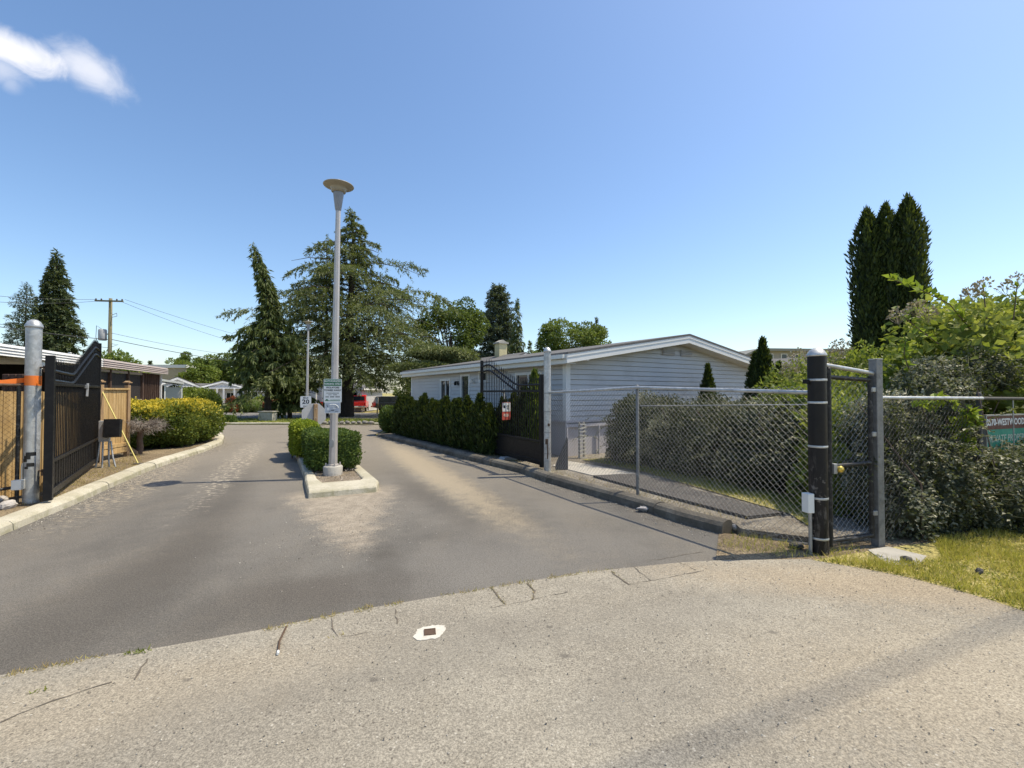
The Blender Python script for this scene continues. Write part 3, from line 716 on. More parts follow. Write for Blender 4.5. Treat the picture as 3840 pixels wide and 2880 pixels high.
# steel wedge under the far gate
t = thing('drop_stop', 'low steel ramp plate lying under the shaded black gate', 'plate', gp(1955, 1722, .09), AC)
MB().prism([(-.5, 0), (.5, 0), (.42, .05), (-.42, .07)], .22, 'y').build('plate', M['galvdull'], t, .004)

# ------------------------------------------------------------------ wire mesh fence beside the far lane
q0 = Vector((gpr.x, gpr.y, 0)); bp = gp(3072, 2072, .01)
ed = Vector((bp.x-q0.x, bp.y-q0.y, 0)); FL = ed.length; ed.normalize()
t = thing('mesh_fence', 'galvanised chain link fence between slim pipe and black banded post', 'fence', q0, math.atan2(ed.y, ed.x))
s_mid = 2.35
mb = MB(); chainlink(mb, (.09, 0), (FL-.08, 0), .13, 1.62, z0b=.05, z1b=1.62); mb.build('mesh', M['galvdull'], t)
MB().tube([(.05, 0, 1.60), (s_mid*.55, 0, 1.635), (s_mid, 0, 1.675)], .021, 12).build('rail', M['galv'], t)
MB().tube([(s_mid, 0, 1.675), (s_mid+1.4, 0, 1.63), (FL-.05, 0, 1.60)], .021, 12).build('rail', M['galv'], t)
MB().lathe([(.024, .0), (.024, 1.69), (.016, 1.71), (0, 1.715)], (s_mid, .02, 0)).build('line_post', M['galvwornshade'], t)  # worn steel; its dark tone also stands in for the shaded side
for z in (.4, .8, 1.15): MB().tube([(s_mid-.03, -.012, z), (s_mid, -.03, z+.005), (s_mid+.03, -.012, z)], .003, 5).build('tie_wire', M['galvdull'], t)

# black banded post at the pavement corner
t = thing('corner_post', 'stout black wrapped post with pale bands and dome top beside walk gate', 'post', bp)
MB().lathe([(.083, -.2), (.083, 1.965)], n=32).build('pole', M['blackwrap'], t)
MB().lathe([(0, 2.04), (.03, 2.035), (.06, 2.015), (.082, 1.98), (.089, 1.965), (.089, 1.955), (.083, 1.95)], n=32).build('dome_cap', M['galv'], t)
for z in (.15, .545, 1.055, 1.49, 1.715):
    MB().lathe([(.084, z-.011), (.0855, z-.008), (.0855, z+.008), (.084, z+.011)], n=32).build('band', M['galv'], t)
MB().box((-.125, -.03, .50), (.07, .085, .19), R(10)).build('switch_box', M['offwhite'], t, .006)
MB().tube([(-.105, -.03, -.05), (-.105, -.03, .42)], .017, 10).build('conduit', M['galvdull'], t)
MB().box((-.10, .01, 1.70), (.05, .05, .045)).build('bracket', M['black'], t, .004)

# narrow walk gate
wg1 = gp(3293, 2040, .03); wd = Vector((wg1.x-bp.x, wg1.y-bp.y, 0)); WL = wd.length; wr = math.atan2(wd.y, wd.x)
t = thing('walk_gate', 'narrow black pipe walk gate filled with wire mesh and brass lock', 'gate', bp, wr)
MB().tube([(.135, 0, .05), (.135, 0, 1.83)], .030, 14).lathe([(.03, 1.83), (.02, 1.85), (0, 1.855)], (.135, 0, 0), 14).build('stile', M['blackpipe'], t)
MB().tube([(WL-.08, 0, .09), (WL-.08, 0, 1.76)], .022, 14).build('stile', M['blackpipe'], t)
for z0, z1 in ((1.745, 1.72), (.845, .865), (.10, .12)):
    MB().tube([(.15, 0, z0), (WL-.08, 0, z1)], .021, 12).build('rail', M['blackpipe'], t)
mb = MB(); chainlink(mb, (.16, .012), (WL-.09, .012), .10, 1.72, pitch=.034, r=.0018); mb.build('mesh', M['galvdull'], t)
MB().box((.16, -.035, .83), (.045, .04, .10)).build('lock_case', M['galvdull'], t, .005)
mb = MB(); mb.lathe([(0, .05), (.028, .045), (.034, .03), (.03, .01), (.018, 0)], (0, 0, 0), 16)
mb.v = [(x+.215, -z-.03, y+.825) for x, y, z in mb.v]; mb.build('lock', M['brass'], t)
for z in (1.62, 1.16, .35): MB().box((WL-.045, -.01, z), (.09, .05, .05)).build('hinge', M['galvdull'], t, .006)
# post and overhead bar carrying it
t = thing('hinge_post', 'square galvanised post with overhead bar on the far side of walk gate', 'post', (wg1.x, wg1.y, 0), wr)
MB().box((0, 0, .95), (.085, .085, 1.98)).build('pole', M['galvwornshade'], t, .006)
MB().box((0, 0, 1.945), (.092, .092, .012)).build('post_cap', M['galvdull'], t, .004)
MB().tube([(-WL+.07, 0, 1.88), (-.04, 0, 1.80)], .022, 12).build('overhead_bar', M['galv'], t)
# fence carrying on behind the creeper
fe = Vector((.93, .365, 0)).normalized()
t = thing('mesh_fence', 'chain link fence half swallowed by dark creeper beside the green board', 'fence', (wg1.x, wg1.y, 0), math.atan2(fe.y, fe.x))
MB().tube([(.04, 0, 1.545), (2.0, 0, 1.53)], .02, 10).build('rail', M['galv'], t)
MB().tube([(2.0, 0, 1.53), (5.2, 0, 1.50)], .02, 10).build('rail', M['dullpost'], t)
MB().lathe([(.026, 0), (.026, 1.58), (.02, 1.60), (0, 1.605)], (2.0, .03, 0), 16).build('line_post', M['dullpost'], t)
MB().lathe([(.007, .3), (.007, 1.50)], (2.62, -.03, 0), 8).build('tension_rod', M['galvdull'], t)
mb = MB(); chainlink(mb, (.05, 0), (2.0, 0), .08, 1.52); mb.build('mesh', M['dullpost'], t)
# green address board
bd = Vector((wg1.x, wg1.y, 0))+fe*2.86+Vector((-fe.y, fe.x, 0))*.06
t = thing('address_board', 'faded green board headed 8570-WESTWOOD half hidden in the creeper', 'sign', bd, math.atan2(fe.y, fe.x))
MB().box((.02, .015, 1.0), (1.36, .02, .62)).build('plate', M['steal'], t, .003)
MB().box((.02, .004, 1.225), (1.36, .006, .17)).build('header', M['smaroon'], t)
MB().box((.02, .0, 1.317), (1.38, .035, .018)).box((-.667, .0, 1.0), (.018, .035, .62)).build('frame', M['galvdull'], t)
mb = MB(); lettering(mb, '8570-WESTWOOD', .115, -.63, 1.225, .0005, .003, 'LEFT', .94); mb.build('lettering', M['swhite'], t)
mb = MB(); lettering(mb, 'PRIVATE PROPERTY', .125, -.61, 1.02, .003, .001, 'LEFT', .92, shear=.15); lettering(mb, 'NO TRESPASSING', .12, -.61, .81, .003, .001, 'LEFT', .86, shear=.15); mb.build('lettering', M['sfaded'], t)

# second fence line of slim rails deep in the shrubs
t = thing('wire_rail', 'thin pale rail running through the top of the shrub mass', 'rail', at(2400, 1522, 7.6))
o = at(2400, 1522, 7.6); e2 = at(3060, 1517, 6.1)-o
MB().tube([(0, 0, 0), tuple(e2)], .009, 6).build('rail', M['galvdull'], t)

# ------------------------------------------------------------------ left boundary: cedar fence, wire mesh, panel
lf0 = Vector((gpl.x-.07, gpl.y-.05, 0)); ld = Vector((-.35, -.94, 0)).normalized()
t = thing('mesh_fence', 'dark chain link panel with rusty rail next to the taped pipe', 'fence', lf0, math.atan2(ld.y, ld.x))
mb = MB(); chainlink(mb, (.03, 0), (1.7, 0), .12, 1.69, pitch=.036, r=.0017, barb=.02); mb.build('mesh', M['blackpipe'], t)
MB().tube([(0, 0, 1.70), (1.8, 0, 1.70)], .021, 10).build('rail', M['rust'], t)
MB().tube([(0, 0, .33), (1.8, 0, .31)], .021, 10).build('rail', M['blackpipe'], t)
MB().tube([(.05, 0, .1), (.05, 0, 1.7)], .022, 10).build('line_post', M['blackpipe'], t)
def board_fence(name, label, p0, p1, z0, z1, bw=.095, gap=.006, posts=(), cap=True, z0b=None, lean=0):
    e = Vector((p1[0]-p0[0], p1[1]-p0[1], 0)); Ln = e.length
    t = thing(name, label, 'fence', (p0[0], p0[1], 0), math.atan2(e.y, e.x)); n = int(Ln/(bw+gap)); rg = random.Random(n); mb = MB()
    for i in range(n):
        x = (i+.5)*Ln/n; dz = rg.uniform(-.008, .008)
        mb.box((x, rg.uniform(-.003, .003), (z0+z1+dz)/2), (Ln/n-gap, .018, z1-z0+dz), R(rg.uniform(-1, 1)))
    mb.build('boards', M['cedar'], t)
    if cap:
        MB().box((Ln/2, 0, z1+.02), (Ln, .10, .04)).build('cap_rail', M['cedar'], t, .004)
        MB().box((Ln/2, -.022, z0+.05), (Ln, .03, .09)).box((Ln/2, -.022, z0-.07), (Ln, .035, .12)).build('bottom_rail', M['cedar'], t, .004)
    for x in posts:
        mb = MB().box((x, -.0, (z1+.10)/2), (.09, .09, z1+.12)); mb.build('post', M['postwood'], t, .005)
        MB().box((x, 0, z1+.175), (.13, .13, .025)).prism([(-.05, 0), (.05, 0), (0, .03)], .1, 'y', (x, -.05, z1+.187)).build('post_cap', M['postwood'], t, .003)
    return t
board_fence('cedar_fence', 'long tan cedar board fence seen through the sunlit black gate', (-7.62, 4.75), (-6.86, 6.78), .14, 1.62, posts=(.9,), cap=False)
board_fence('cedar_fence', 'tan cedar boards running away behind the sunlit black gate', (-6.92, 6.92), (-9.25, 9.95), .16, 1.60, posts=(), cap=False)
pl0 = gp(380, 1718, .12); pl1 = gp(467, 1700, .12)
t = board_fence('fence_panel', 'short cedar fence panel with capped posts beside the grey call box', (-8.97, 9.92), (-9.10, 10.78), .34, 1.66, .07, .006, posts=(.0, .86))
MB().prism([(.86, .30), (.93, .30), (1.30, .10), (1.10, .10)], .05, 'y', (0, -.06, 0)).build('brace', M['postwood'], t, .004)
# concrete blocks and orange tape above the boards
for i in range(4):
    q = Vector((-7.62-i*.125, 7.2+.01*i, 0))
    o = MB().box((0, 0, .945), (.112, .11, 1.89)).build('block_pillar', M['brownwood'], None, .01); o.location = q; o.rotation_euler.z = R(-4)
    tag(o, ['dark stacked timber block nearest the taped pipe behind mesh', 'second dark timber block from the taped pipe behind mesh', 'third dark timber block from the taped pipe behind mesh', 'outermost dark timber block behind the rusty mesh rail'][i], 'timber block', 'dark timber blocks behind the mesh')
mb = MB(); pts = [gpl+Vector((-.09, -.03, 1.64)), gpl+ld*.25+Vector((-.08, 0, 1.605)), gpl+ld*.45+Vector((-.08, 0, 1.63)), gpl+ld*.9+Vector((-.08, 0, 1.62)), gpl+ld*1.7+Vector((-.08, 0, 1.63))]
vs = []
for p in pts: vs += [p, p+Vector((0, -.005, .065))]
mb.add(vs, [(2*i, 2*i+2, 2*i+3, 2*i+1) for i in range(4)]); mb.add([p+Vector((0, .003, 0)) for p in vs], [(2*i+1, 2*i+3, 2*i+2, 2*i) for i in range(4)])
tag(mb.build('barrier_tape', M['orange']), 'loose orange tape trailing along the top of rusty mesh rail', 'tape')

# call box by the panel
cb = gp(392, 1752, .10)
t = thing('call_box', 'grey steel box and black keypad hood on conduit legs beside gate', 'call box', cb, AC-R(5))
MB().box((-.02, .05, .72), (.17, .10, .42)).build('cabinet', M['grey'], t, .006)
MB().box((.13, -.05, .78), (.26, .18, .36), 0, Matrix.Rotation(R(-8), 3, 'X')).build('hood', M['black'], t, .008)
MB().box((.13, -.145, .76), (.18, .004, .2), 0, Matrix.Rotation(R(-8), 3, 'X')).build('keypad', M['black'], t)
for x, y, dx in ((-.09, .05, -.06), (-.03, .0, .0), (.05, .04, .02), (.09, .0, .1)): MB().tube([(x+dx, y-.04, -.05), (x+dx*.4, y-.02, .2), (x, y, .52)], .016, 8).build('leg', M['galv'], t)
# yellow guy guard
a = at(378, 1457, 9.95); b_ = gp(519, 1741, .10)
t = thing('guy_wire', 'yellow sheathed guy wire slanting from cedar panel to the kerb', 'guy wire', b_)
MB().tube([tuple(a-b_), (0, 0, 0)], .013, 8).build('sheath', M['yellow'], t)
MB().box((0, 0, .0), (.16, .10, .05)).build('anchor', M['fstone'], t, .01)

# ------------------------------------------------------------------ lamp posts
def make_lamp(label, loc, lean=0.0):
    t = thing('street_lamp', label, 'lamp post', loc, 0, 'saucer lamps in the gate court'); t.rotation_euler = (0, lean, 0)
    MB().lathe([(.165, -.1), (.172, .13), (.155, .145), (0, .147)], n=28).build('concrete_base', M['concrete'], t)
    mb = MB().lathe([(.105, .145), (.105, .17), (.082, .18), (.078, .5), (.046, 4.92)], n=8, smooth=False)
    for k in range(4): mb.lathe([(.014, .145), (.014, .20), (0, .205)], (.125*math.cos(k*1.571+.6), .125*math.sin(k*1.571+.6), 0), 6, False)
    o = mb.build('pole', M['alu'], t); 
    MB().prism(rrect(.085, .15, .04, 0, .56), .012, 'y', (0, -.083, 0)).build('hand_hole_cover', M['galvdull'], t, .003)
    MB().lathe([(.044, 4.90), (.05, 4.92), (.056, 4.93), (.094, 5.22), (.094, 5.25)], n=20).build('neck', M['neck'], t)
    MB().lathe([(.10, 5.25), (.128, 5.262), (.135, 5.30), (.145, 5.335), (.16, 5.345), (.268, 5.372), (.275, 5.38), (.268, 5.39), (.14, 5.42), (.04, 5.435), (0, 5.436)], n=36).build('lamp_shade', plain('sun_bleached_shade', (.30, .27, .215), .5, .1, .12, 9) if 'shade_m' not in M else M['shade_m'], t)
    MB().lathe([(.02, 5.44), (.028, 5.455), (.022, 5.50), (.0, 5.51)], n=12).build('photocell', M['offwhite'], t)
    return t
M['shade_m'] = plain('sun_bleached_shade', (.30, .27, .215), .5, .1, .12, 9)
lb = gp(1248, 1775, .10)
lamp = make_lamp('tall saucer lamp post in the island bed carrying two parking signs', lb, R(.75))
l2 = gp(1150, 1588, 0)
l2t = copy_tree(lamp); l2t.location = l2; l2t.rotation_euler = (0, R(.5), 0); l2t['label'] = 'distant saucer lamp post rising behind the 20 speed sign'

# signs on the near lamp
sg = Vector((lb.x+.028, lb.y-.105, 0)); 
t = thing('parking_sign', 'white and green AUTHORIZED PARKING ONLY sign on the near lamp post', 'sign', sg, AC-R(22))
zc_ = 1.632
MB().prism(rrect(.315, .435, .02, 0, zc_), .003, 'y').build('plate', M['swhite'], t)
MB().prism(rrect(.297, .118, .008, 0, zc_+.149), .002, 'y', (0, -.0025, 0)).build('header', M['sgreen'], t)
mb = MB(); lettering(mb, 'AUTHORIZED', .048, 0, zc_+.176, -.0035, .001); lettering(mb, 'PARKING ONLY', .043, 0, zc_+.125, -.0035, .001); mb.build('lettering', M['swhite'], t)
mb = MB(); lettering(mb, 'VIOLATORS', .043, 0, zc_+.058, -.001, .0012); lettering(mb, 'TOWED AWAY', .043, 0, zc_+.008, -.001, .0012)
for x0, x1, z in ((-.11, .11, -.044), (-.075, -.02, -.074), (.01, .075, -.074)):
    n_ = int((x1-x0)/.016)
    for i in range(n_): mb.box((x0+(i+.5)*(x1-x0)/n_, -.001, zc_+z), (.009, .002, .015))
for i in range(13): 
    if i not in (3, 8): mb.box((-.115+i*.0192, -.001, zc_-.112), (.012, .002, .020))
mb.build('lettering', M['sblack'], t)
mb = MB().prism([(-.14, zc_-.186), (-.10, zc_-.148), (-.06, zc_-.186)], .002, 'y', (0, -.002, 0)).box((.03, -.001, zc_-.182), (.20, .002, .007))
for i in range(8): mb.box((-.03+i*.021, -.001, zc_-.168), (.011, .002, .012))
mb.build('emblem', M['sgreen'], t)
t = thing('watch_sign', 'small grey blue notice with white house outline below parking sign', 'sign', sg, AC-R(22))
z2 = 1.318
MB().prism(rrect(.275, .195, .006, .0, z2), .003, 'y', (0, .001, 0)).build('plate', M['swhite'], t)
MB().prism(rrect(.257, .177, .004, 0, z2), .002, 'y', (0, -.0015, 0)).build('field', M['sgrey'], t)
mb = MB().tube([(-.05, -.003, z2+.055), (.0, -.003, z2+.062), (.05, -.003, z2+.06), (.09, -.003, z2+.03), (.105, -.003, z2-.005)], .006, 5).tube([(-.05, -.003, z2+.03), (.06, -.003, z2+.03)], .005, 5).box((-.075, -.003, z2-.02), (.04, .002, .05)).box((.03, -.003, z2-.005), (.05, .002, .02))
mb.build('house_outline', M['swhite'], t)
mb = MB().box((-.09, -.003, z2+.035), (.012, .002, .05), 0, Matrix.Rotation(R(-25), 3, 'Y')).box((.0, -.003, z2-.045), (.06, .002, .02)).box((.055, -.003, z2+.015), (.04, .002, .012)).box((-.05, -.003, z2-.06), (.03, .002, .012)).box((.07, -.003, z2-.065), (.05, .002, .01))
mb.build('pictogram', plain('faded_ink', (.12, .13, .15), .6), t)

# speed sign and stop sign at the far end of the island
q = gp(1147, 1600, .1); q.y = 14.6; q.x = (1147-1920)/FP*14.6
t = thing('speed_sign', 'white MAX 20 km/h sign on a short brown post behind island hedge', 'sign', (q.x, q.y, 0), AC-R(15))
MB().box((-.03, .045, .72), (.085, .07, 1.44)).build('post', M['postwood'], t, .006)
MB().prism(rrect(.32, .36, .02, 0, 1.30), .004, 'y').build('plate', M['swhite'], t)
mb = MB(); lettering(mb, 'MAX', .075, 0, 1.425, -.001, .001); lettering(mb, '20', .19, 0, 1.30, -.001, .004, xs=1.15); lettering(mb, 'km/h', .07, 0, 1.165, -.001, .001); mb.build('lettering', M['sblack'], t)
Y = 13.4; q = Vector(((1180-1920)/FP*Y, Y, 0))
t = thing('stop_sign', 'bare grey back of an octagonal stop sign on a square post', 'sign', q, AC+R(4))
rs = .335/math.cos(R(22.5))
o = MB().prism([(rs*math.cos(R(22.5+45*k)), .94+rs*math.sin(R(22.5+45*k))) for k in range(8)], .004, 'y', (0, .052, 0)).build('plate', M['greylight'], t)
MB().box((.03, 0, .63), (.10, .10, 1.26)).build('post', M['postwood'], t, .006)
for zz in (.85, 1.13):
    mb = MB().lathe([(.012, 0), (.012, .01), (0, .012)], (0, 0, 0), 8); mb.v = [(x+.03, -.05-z, y+zz) for x, y, z in mb.v]; mb.build('bolt', M['galvdull'], t)

# ------------------------------------------------------------------ small ground things
q = gp(1612, 2373, .016)
t = thing('valve_cover', 'white sprayed square around a rusty valve lid in the pavement', 'valve cover', q, R(12))
rg = random.Random(5); P = []
for k in range(36):
    a = 2*math.pi*k/36; r_ = 1/((abs(math.cos(a))/.098)**3.2+(abs(math.sin(a))/.088)**3.2)**(1/3.2); P.append((r_*math.cos(a)*rg.uniform(.90, 1.06)+.25*r_*math.sin(a), r_*math.sin(a)*rg.uniform(.90, 1.06)))
MB().prism(P, .003, 'z', (0, 0, .001)).build('paint_patch', plain('white_spray_paint', (.55, .52, .45), .9, 0, .12, 20, .002, (.36, .32, .26), 16, .7), t)
MB().prism(rrect(.066, .066, .006), .003, 'z', (0, 0, .0045)).build('lid', M['rust'], t)
mb = MB()
for s in (-1, 1): mb.box((s*.034, 0, .006), (.008, .076, .007)).box((0, s*.034, .006), (.060, .008, .007))
mb.build('rim', M['rust'], t)
q = gp(1053, 2368, .018); q2 = gp(1043, 2446, .02)
t = thing('rod', 'thin dark rod with pale end lying across the pavement joint', 'rod', q)
MB().tube([(0.012, .05, .006), tuple((q2-q)*.5+Vector((0, 0, .004))), tuple(q2-q+Vector((0, 0, .006)))], .0065, 8).build('shaft', M['rust'], t)
MB().tube([tuple(q2-q+Vector((0, 0, .007))), tuple((q2-q)*1.12+Vector((0, 0, .007)))], .008, 8).build('tip', M['offwhite'], t)
def stone(name, label, loc, r, mat, seed, group=None, sq=.65):
    d, F = icoverts(14, 9); V = d*lump(d, seed, .10)[:, None]*np.array([r, r*.8, r*sq])
    o = npmesh(name, V, F, mat, smooth=False); o.location = Vector(loc)+Vector((0, 0, r*sq*.6)); o.rotation_euler.z = seed; return tag(o, label, 'stone', group)
stone('stone', 'dark stone lying on the concrete slab before the walk gate', gp(3398, 2103, .03), .045, M['fstone'], 3)
stone('stone', 'dark clod lying out in the dry grass by itself', gp(3672, 2150, .02), .034, M['fstone'], 4, sq=.9)
stone('stone', 'grey rock at the foot of the rusty mesh panel, nearer pipe', gp(30, 1905, .1), .10, M['stone'], 5)
stone('stone', 'smaller grey rock on bare earth beyond the mesh panel foot', gp(5, 1880, .1), .08, M['stone'], 6)
stone('stone', 'lumpy pale stone on rough earth just past the kerb end', gp(2760, 1985, .02), .055, M['stone'], 8)
stone('stone', 'flat brown stone wedged beside the black banded post', gp(2985, 2050, .02), .07, M['fstone'], 9, sq=.4)
# crumpled litter by the kerb
q = gp(2420, 1918, .0); d, F = icoverts(16, 10); V = d*lump(d, 21, .28)[:, None]*np.array([.11, .06, .035])
o = npmesh('litter_bag', V, F, plain('crumpled_plastic', (.36, .34, .33), .35, 0, .2, 20)); o.location = q+Vector((0, 0, .035)); tag(o, 'crumpled pale plastic bag against the foot of the kerb', 'litter')

# ------------------------------------------------------------------ unseen cable added overhead to throw the long soft shadow over the pavement
H = 18.0; off = Vector((sdir.x, sdir.y, 0))/sdir.z*H
p0, p1 = gp(2780, 2745), gp(3840, 2318); e = (p1-p0).normalized()
t = thing('shadow_cable', 'unseen cable bundle added high overhead to cast the soft pavement shadow', 'cable', p0+off+Vector((0, 0, H)))
MB().tube([tuple(e*k+Vector((0, 0, .004*abs(k)**1.5))) for k in range(-14, 15, 2)], .022, 8).build('bundle', M['cable'], t)
# ------------------------------------------------------------------ the grey mobile home
HX, HY = 1.28, 10.75; HW, HL = 8.15, 10.3; EAVE = 2.40; APX = HW/2; RISE = .66
hm = thing('mobile_home', 'grey blue mobile home with low gable behind the wire mesh', 'house', (HX, HY, 0), AC)
def lap(mb, a, b, z0, z1, outn, course=.125, tip=.018, zmax=None, holes=()):
    """clapboards between plan points a, b; zmax(s) trims a gable; holes: (s0, s1, z0, z1)"""
    a = Vector((*a, 0)); b = Vector((*b, 0)); Ln = (b-a).length; e = (b-a)/Ln; nn = Vector((*outn, 0)); z = z0
    while z < z1-.01:
        t = min(z+course, z1); segs = [(0, Ln)]
        if zmax:
            lo = [s/200*Ln for s in range(201) if zmax(s/200*Ln) > z+.02]
            if not lo: break
            segs = [(lo[0], lo[-1])]
        for h0, h1, hz0, hz1 in holes:
            if t > hz0 and z < hz1:
                ns = []
                for s0, s1 in segs:
                    if h1 <= s0 or h0 >= s1: ns.append((s0, s1)); continue
                    if h0 > s0: ns.append((s0, h0))
                    if h1 < s1: ns.append((h1, s1))
                segs = ns
        for s0, s1 in segs:
            u0, u1 = s0, s1
            if zmax:
                hi = [s/200*Ln for s in range(201) if zmax(s/200*Ln) > t]
                u0, u1 = (hi[0], hi[-1]) if hi else ((s0+s1)/2-.01, (s0+s1)/2+.01)
                u0 = max(u0, s0); u1 = min(u1, s1)
            G_ = .016; A = a+e*s0+nn*tip+Vector((0, 0, z+G_)); B = a+e*s1+nn*tip+Vector((0, 0, z+G_)); C = a+e*u1+nn*.002+Vector((0, 0, t)); D = a+e*u0+nn*.002+Vector((0, 0, t))
            A2 = a+e*s0-nn*.012+Vector((0, 0, z+G_)); B2 = a+e*s1-nn*.012+Vector((0, 0, z+G_)); A3 = a+e*s0-nn*.012+Vector((0, 0, z)); B3 = a+e*s1-nn*.012+Vector((0, 0, z))
            mb.add([A, B, C, D], [(0, 1, 2, 3)]); mb.add([A2, B2, B, A], [(0, 1, 2, 3)]); mb.add([A3, B3, B2, A2], [(0, 1, 2, 3)])
        z = t
SK = .90
gab = lambda s: EAVE+RISE*(1-abs(s-APX)/APX)
wins = [(6.46, 7.20, .85, 2.02, 'w'), (4.98, 5.50, .55, 2.14, 'd'), (3.80, 4.22, 1.98, 2.20, 's'), (1.02, 2.11, .95, 2.07, 'w')]
mb = MB(); lap(mb, (0, 0), (HW, 0), SK, EAVE+RISE, (0, -1), zmax=gab)
lap(mb, (0, HL), (0, 0), SK, EAVE+.02, (-1, 0), holes=[(HL-s1, HL-s0, z0, z1) for s0, s1, z0, z1, k in wins])
lap(mb, (HW, 0), (HW, HL), SK, EAVE, (1, 0)); lap(mb, (HW, HL), (0, HL), SK, EAVE+RISE, (0, 1), zmax=gab)
mb.build('wall', M['siding'], hm)
mb = MB().box((HW/2, HL/2, SK/2), (HW-.06, HL-.06, SK)); mb.box((HW/2, -.0, SK+.01), (HW+.06, .05, .05)).box((HW/2, -.005, SK-.09), (HW+.06, .04, .07)).box((-.0, HL/2, SK+.01), (.05, HL, .05))
for k in range(9): mb.box((k*HW/8, -.03+.01, SK/2-.05), (.03, .05, SK-.1))
for k in range(11): mb.box((-.0, k*HL/10, SK/2), (.07, .02, SK-.06))
mb.build('skirting', M['skirt'], hm)
MB().prism([(-.024, -.024), (.11, -.024), (.11, -.002), (-.002, -.002), (-.002, .10), (-.024, .10)], EAVE-SK, 'z', (0, 0, SK)).build('corner_trim', M['white'], hm)
MB().box((HW-.05, -.014, (SK+EAVE)/2), (.10, .022, EAVE-SK)).build('corner_trim', M['white'], hm)
MB().box((-.014, HL-.05, (SK+EAVE)/2), (.022, .10, EAVE-SK)).build('corner_trim', M['white'], hm)
OV, FO = .30, .40; sl = RISE/APX
zr = lambda x: EAVE+.14+RISE-abs(x-APX)*sl
prof = [(-OV, zr(-OV)-.02), (APX, zr(APX)-.02), (HW+OV, zr(HW+OV)-.02), (HW+OV, zr(HW+OV)+.025), (APX, zr(APX)+.03), (-OV, zr(-OV)+.025)]
MB().prism(prof, HL+2*FO+.04, 'y', (0, -FO-.02, 0)).build('roof', M['shingle'], hm)
def barge(y, sgn):
    mb = MB()
    for x0, x1 in ((-OV, APX), (HW+OV, APX)):
        mb.prism([(x0, zr(x0)-.225), (x1, zr(x1)-.225), (x1, zr(x1)-.022), (x0, zr(x0)-.022)], .03, 'y', (0, y, 0))
        mb.prism([(x0, zr(x0)-.10), (x1, zr(x1)-.10), (x1, zr(x1)-.024), (x0, zr(x0)-.024)], .012, 'y', (0, y-.011 if sgn < 0 else y+.029, 0))
    return mb
barge(-FO, -1).build('barge_board', M['white'], hm); barge(HL+FO-.03, 1).build('barge_board', M['white'], hm)
mb = MB()
for x0, x1 in ((-OV, APX), (HW+OV, APX)): mb.prism([(x0, zr(x0)-.235), (x1, zr(x1)-.235), (x1, zr(x1)-.222), (x0, zr(x0)-.222)], FO-.035, 'y', (0, -FO+.032, 0))
mb.build('soffit', M['soffit'], hm)
mb = MB().box((-OV+.015, HL/2, zr(-OV)-.13), (.03, HL+2*FO-.08, .21)).box((-OV-.045, HL/2, zr(-OV)-.075), (.09, HL+2*FO-.1, .09)).box((HW+OV-.015, HL/2, zr(HW+OV)-.13), (.03, HL+2*FO-.08, .21))
mb.box((-OV/2, HL/2, zr(-OV)-.225), (OV, HL+2*FO-.1, .012))
mb.build('fascia', M['offwhite'], hm)
MB().box((.05, -FO/2, EAVE+.0), (.70, FO-.06, .10)).build('eave_return', M['white'], hm)
MB().box((HW+.02, -FO/2, EAVE-.02), (.5, FO-.06, .10)).build('eave_return', M['soffit'], hm)
for x in (APX-.42, APX+.36):
    mb = MB().box((x, -.025, EAVE+RISE-.33), (.50, .04, .18))
    f = mb.build('gable_vent', M['grey'], hm); m2 = MB()
    for k in range(4): m2.box((x, -.06, EAVE+RISE-.39+k*.042), (.48, .04, .016), 0, Matrix.Rotation(R(-35), 3, 'X'))
    m2.build('louvre', M['siding'], f)
for s0, s1, z0, z1, k in wins:
    c, w, h, zc = (s0+s1)/2, s1-s0, z1-z0, (z0+z1)/2; nm = {'w': 'window', 's': 'window', 'd': 'door'}[k]
    mb = MB().box((-.0, s0-.035, zc), (.06, .075, h+.15)).box((-.0, s1+.035, zc), (.06, .075, h+.15)).box((0, c, z1+.037), (.06, w, .075)).box((0, c, z0-.037), (.07, w, .075))
    f = mb.build(nm, M['white'], hm)
    MB().box((.02, c, zc), (.01, w, h)).build('pane', M['glass'], f)
    if k == 'w': MB().box((-.0, c, zc), (.03, .045, h)).box((0, c, z0+.02), (.03, w-.05, .04)).build('sash', M['white'], f)
    if k == 'd': MB().box((-.0, c, z0+.65), (.03, w, .06)).build('sash', M['white'], f); MB().box((.01, c, z0+.31), (.02, w, .60)).build('lower_panel', M['glass'], f)
    if k == 's': MB().box((0, c, zc), (.03, .03, h)).build('sash', M['black'], f)
for s, z, m_, nm in ((5.75, 1.92, 'black', 'porch_light'), (4.62, 1.97, 'white', 'porch_light')):
    MB().box((-.03, s, z), (.05, .06, .14)).box((-.09, s, z+.05), (.12, .05, .03)).lathe([(.02, .06), (.05, .04), (.045, -.07), (.02, -.08)], (-.13, s, z), 10).build(nm, M[m_], hm, .004)
MB().box((.10, -.10, 1.84), (.05, .2, .04)).build('downpipe_clip', M['white'], hm) if False else None
# pale slatted stand against its skirting
t = thing('slatted_stand', 'pale weathered ladder like stand against the skirting of the grey home', 'stand', (1.60, 10.55, 0), AC)
for x in (-.06, .08): MB().box((x, 0, .46), (.03, .03, .92), 0).build('upright', M['concrete'], t)
mb = MB()
for k in range(10): mb.box((.01, -.03, .10+k*.085), (.20, .06, .03), 0, Matrix.Rotation(R(6-k % 3*6), 3, 'Y'))
mb.build('slats', plain('pale_weathered_slats', (.55, .53, .47), .9, 0, .15, 20), t)
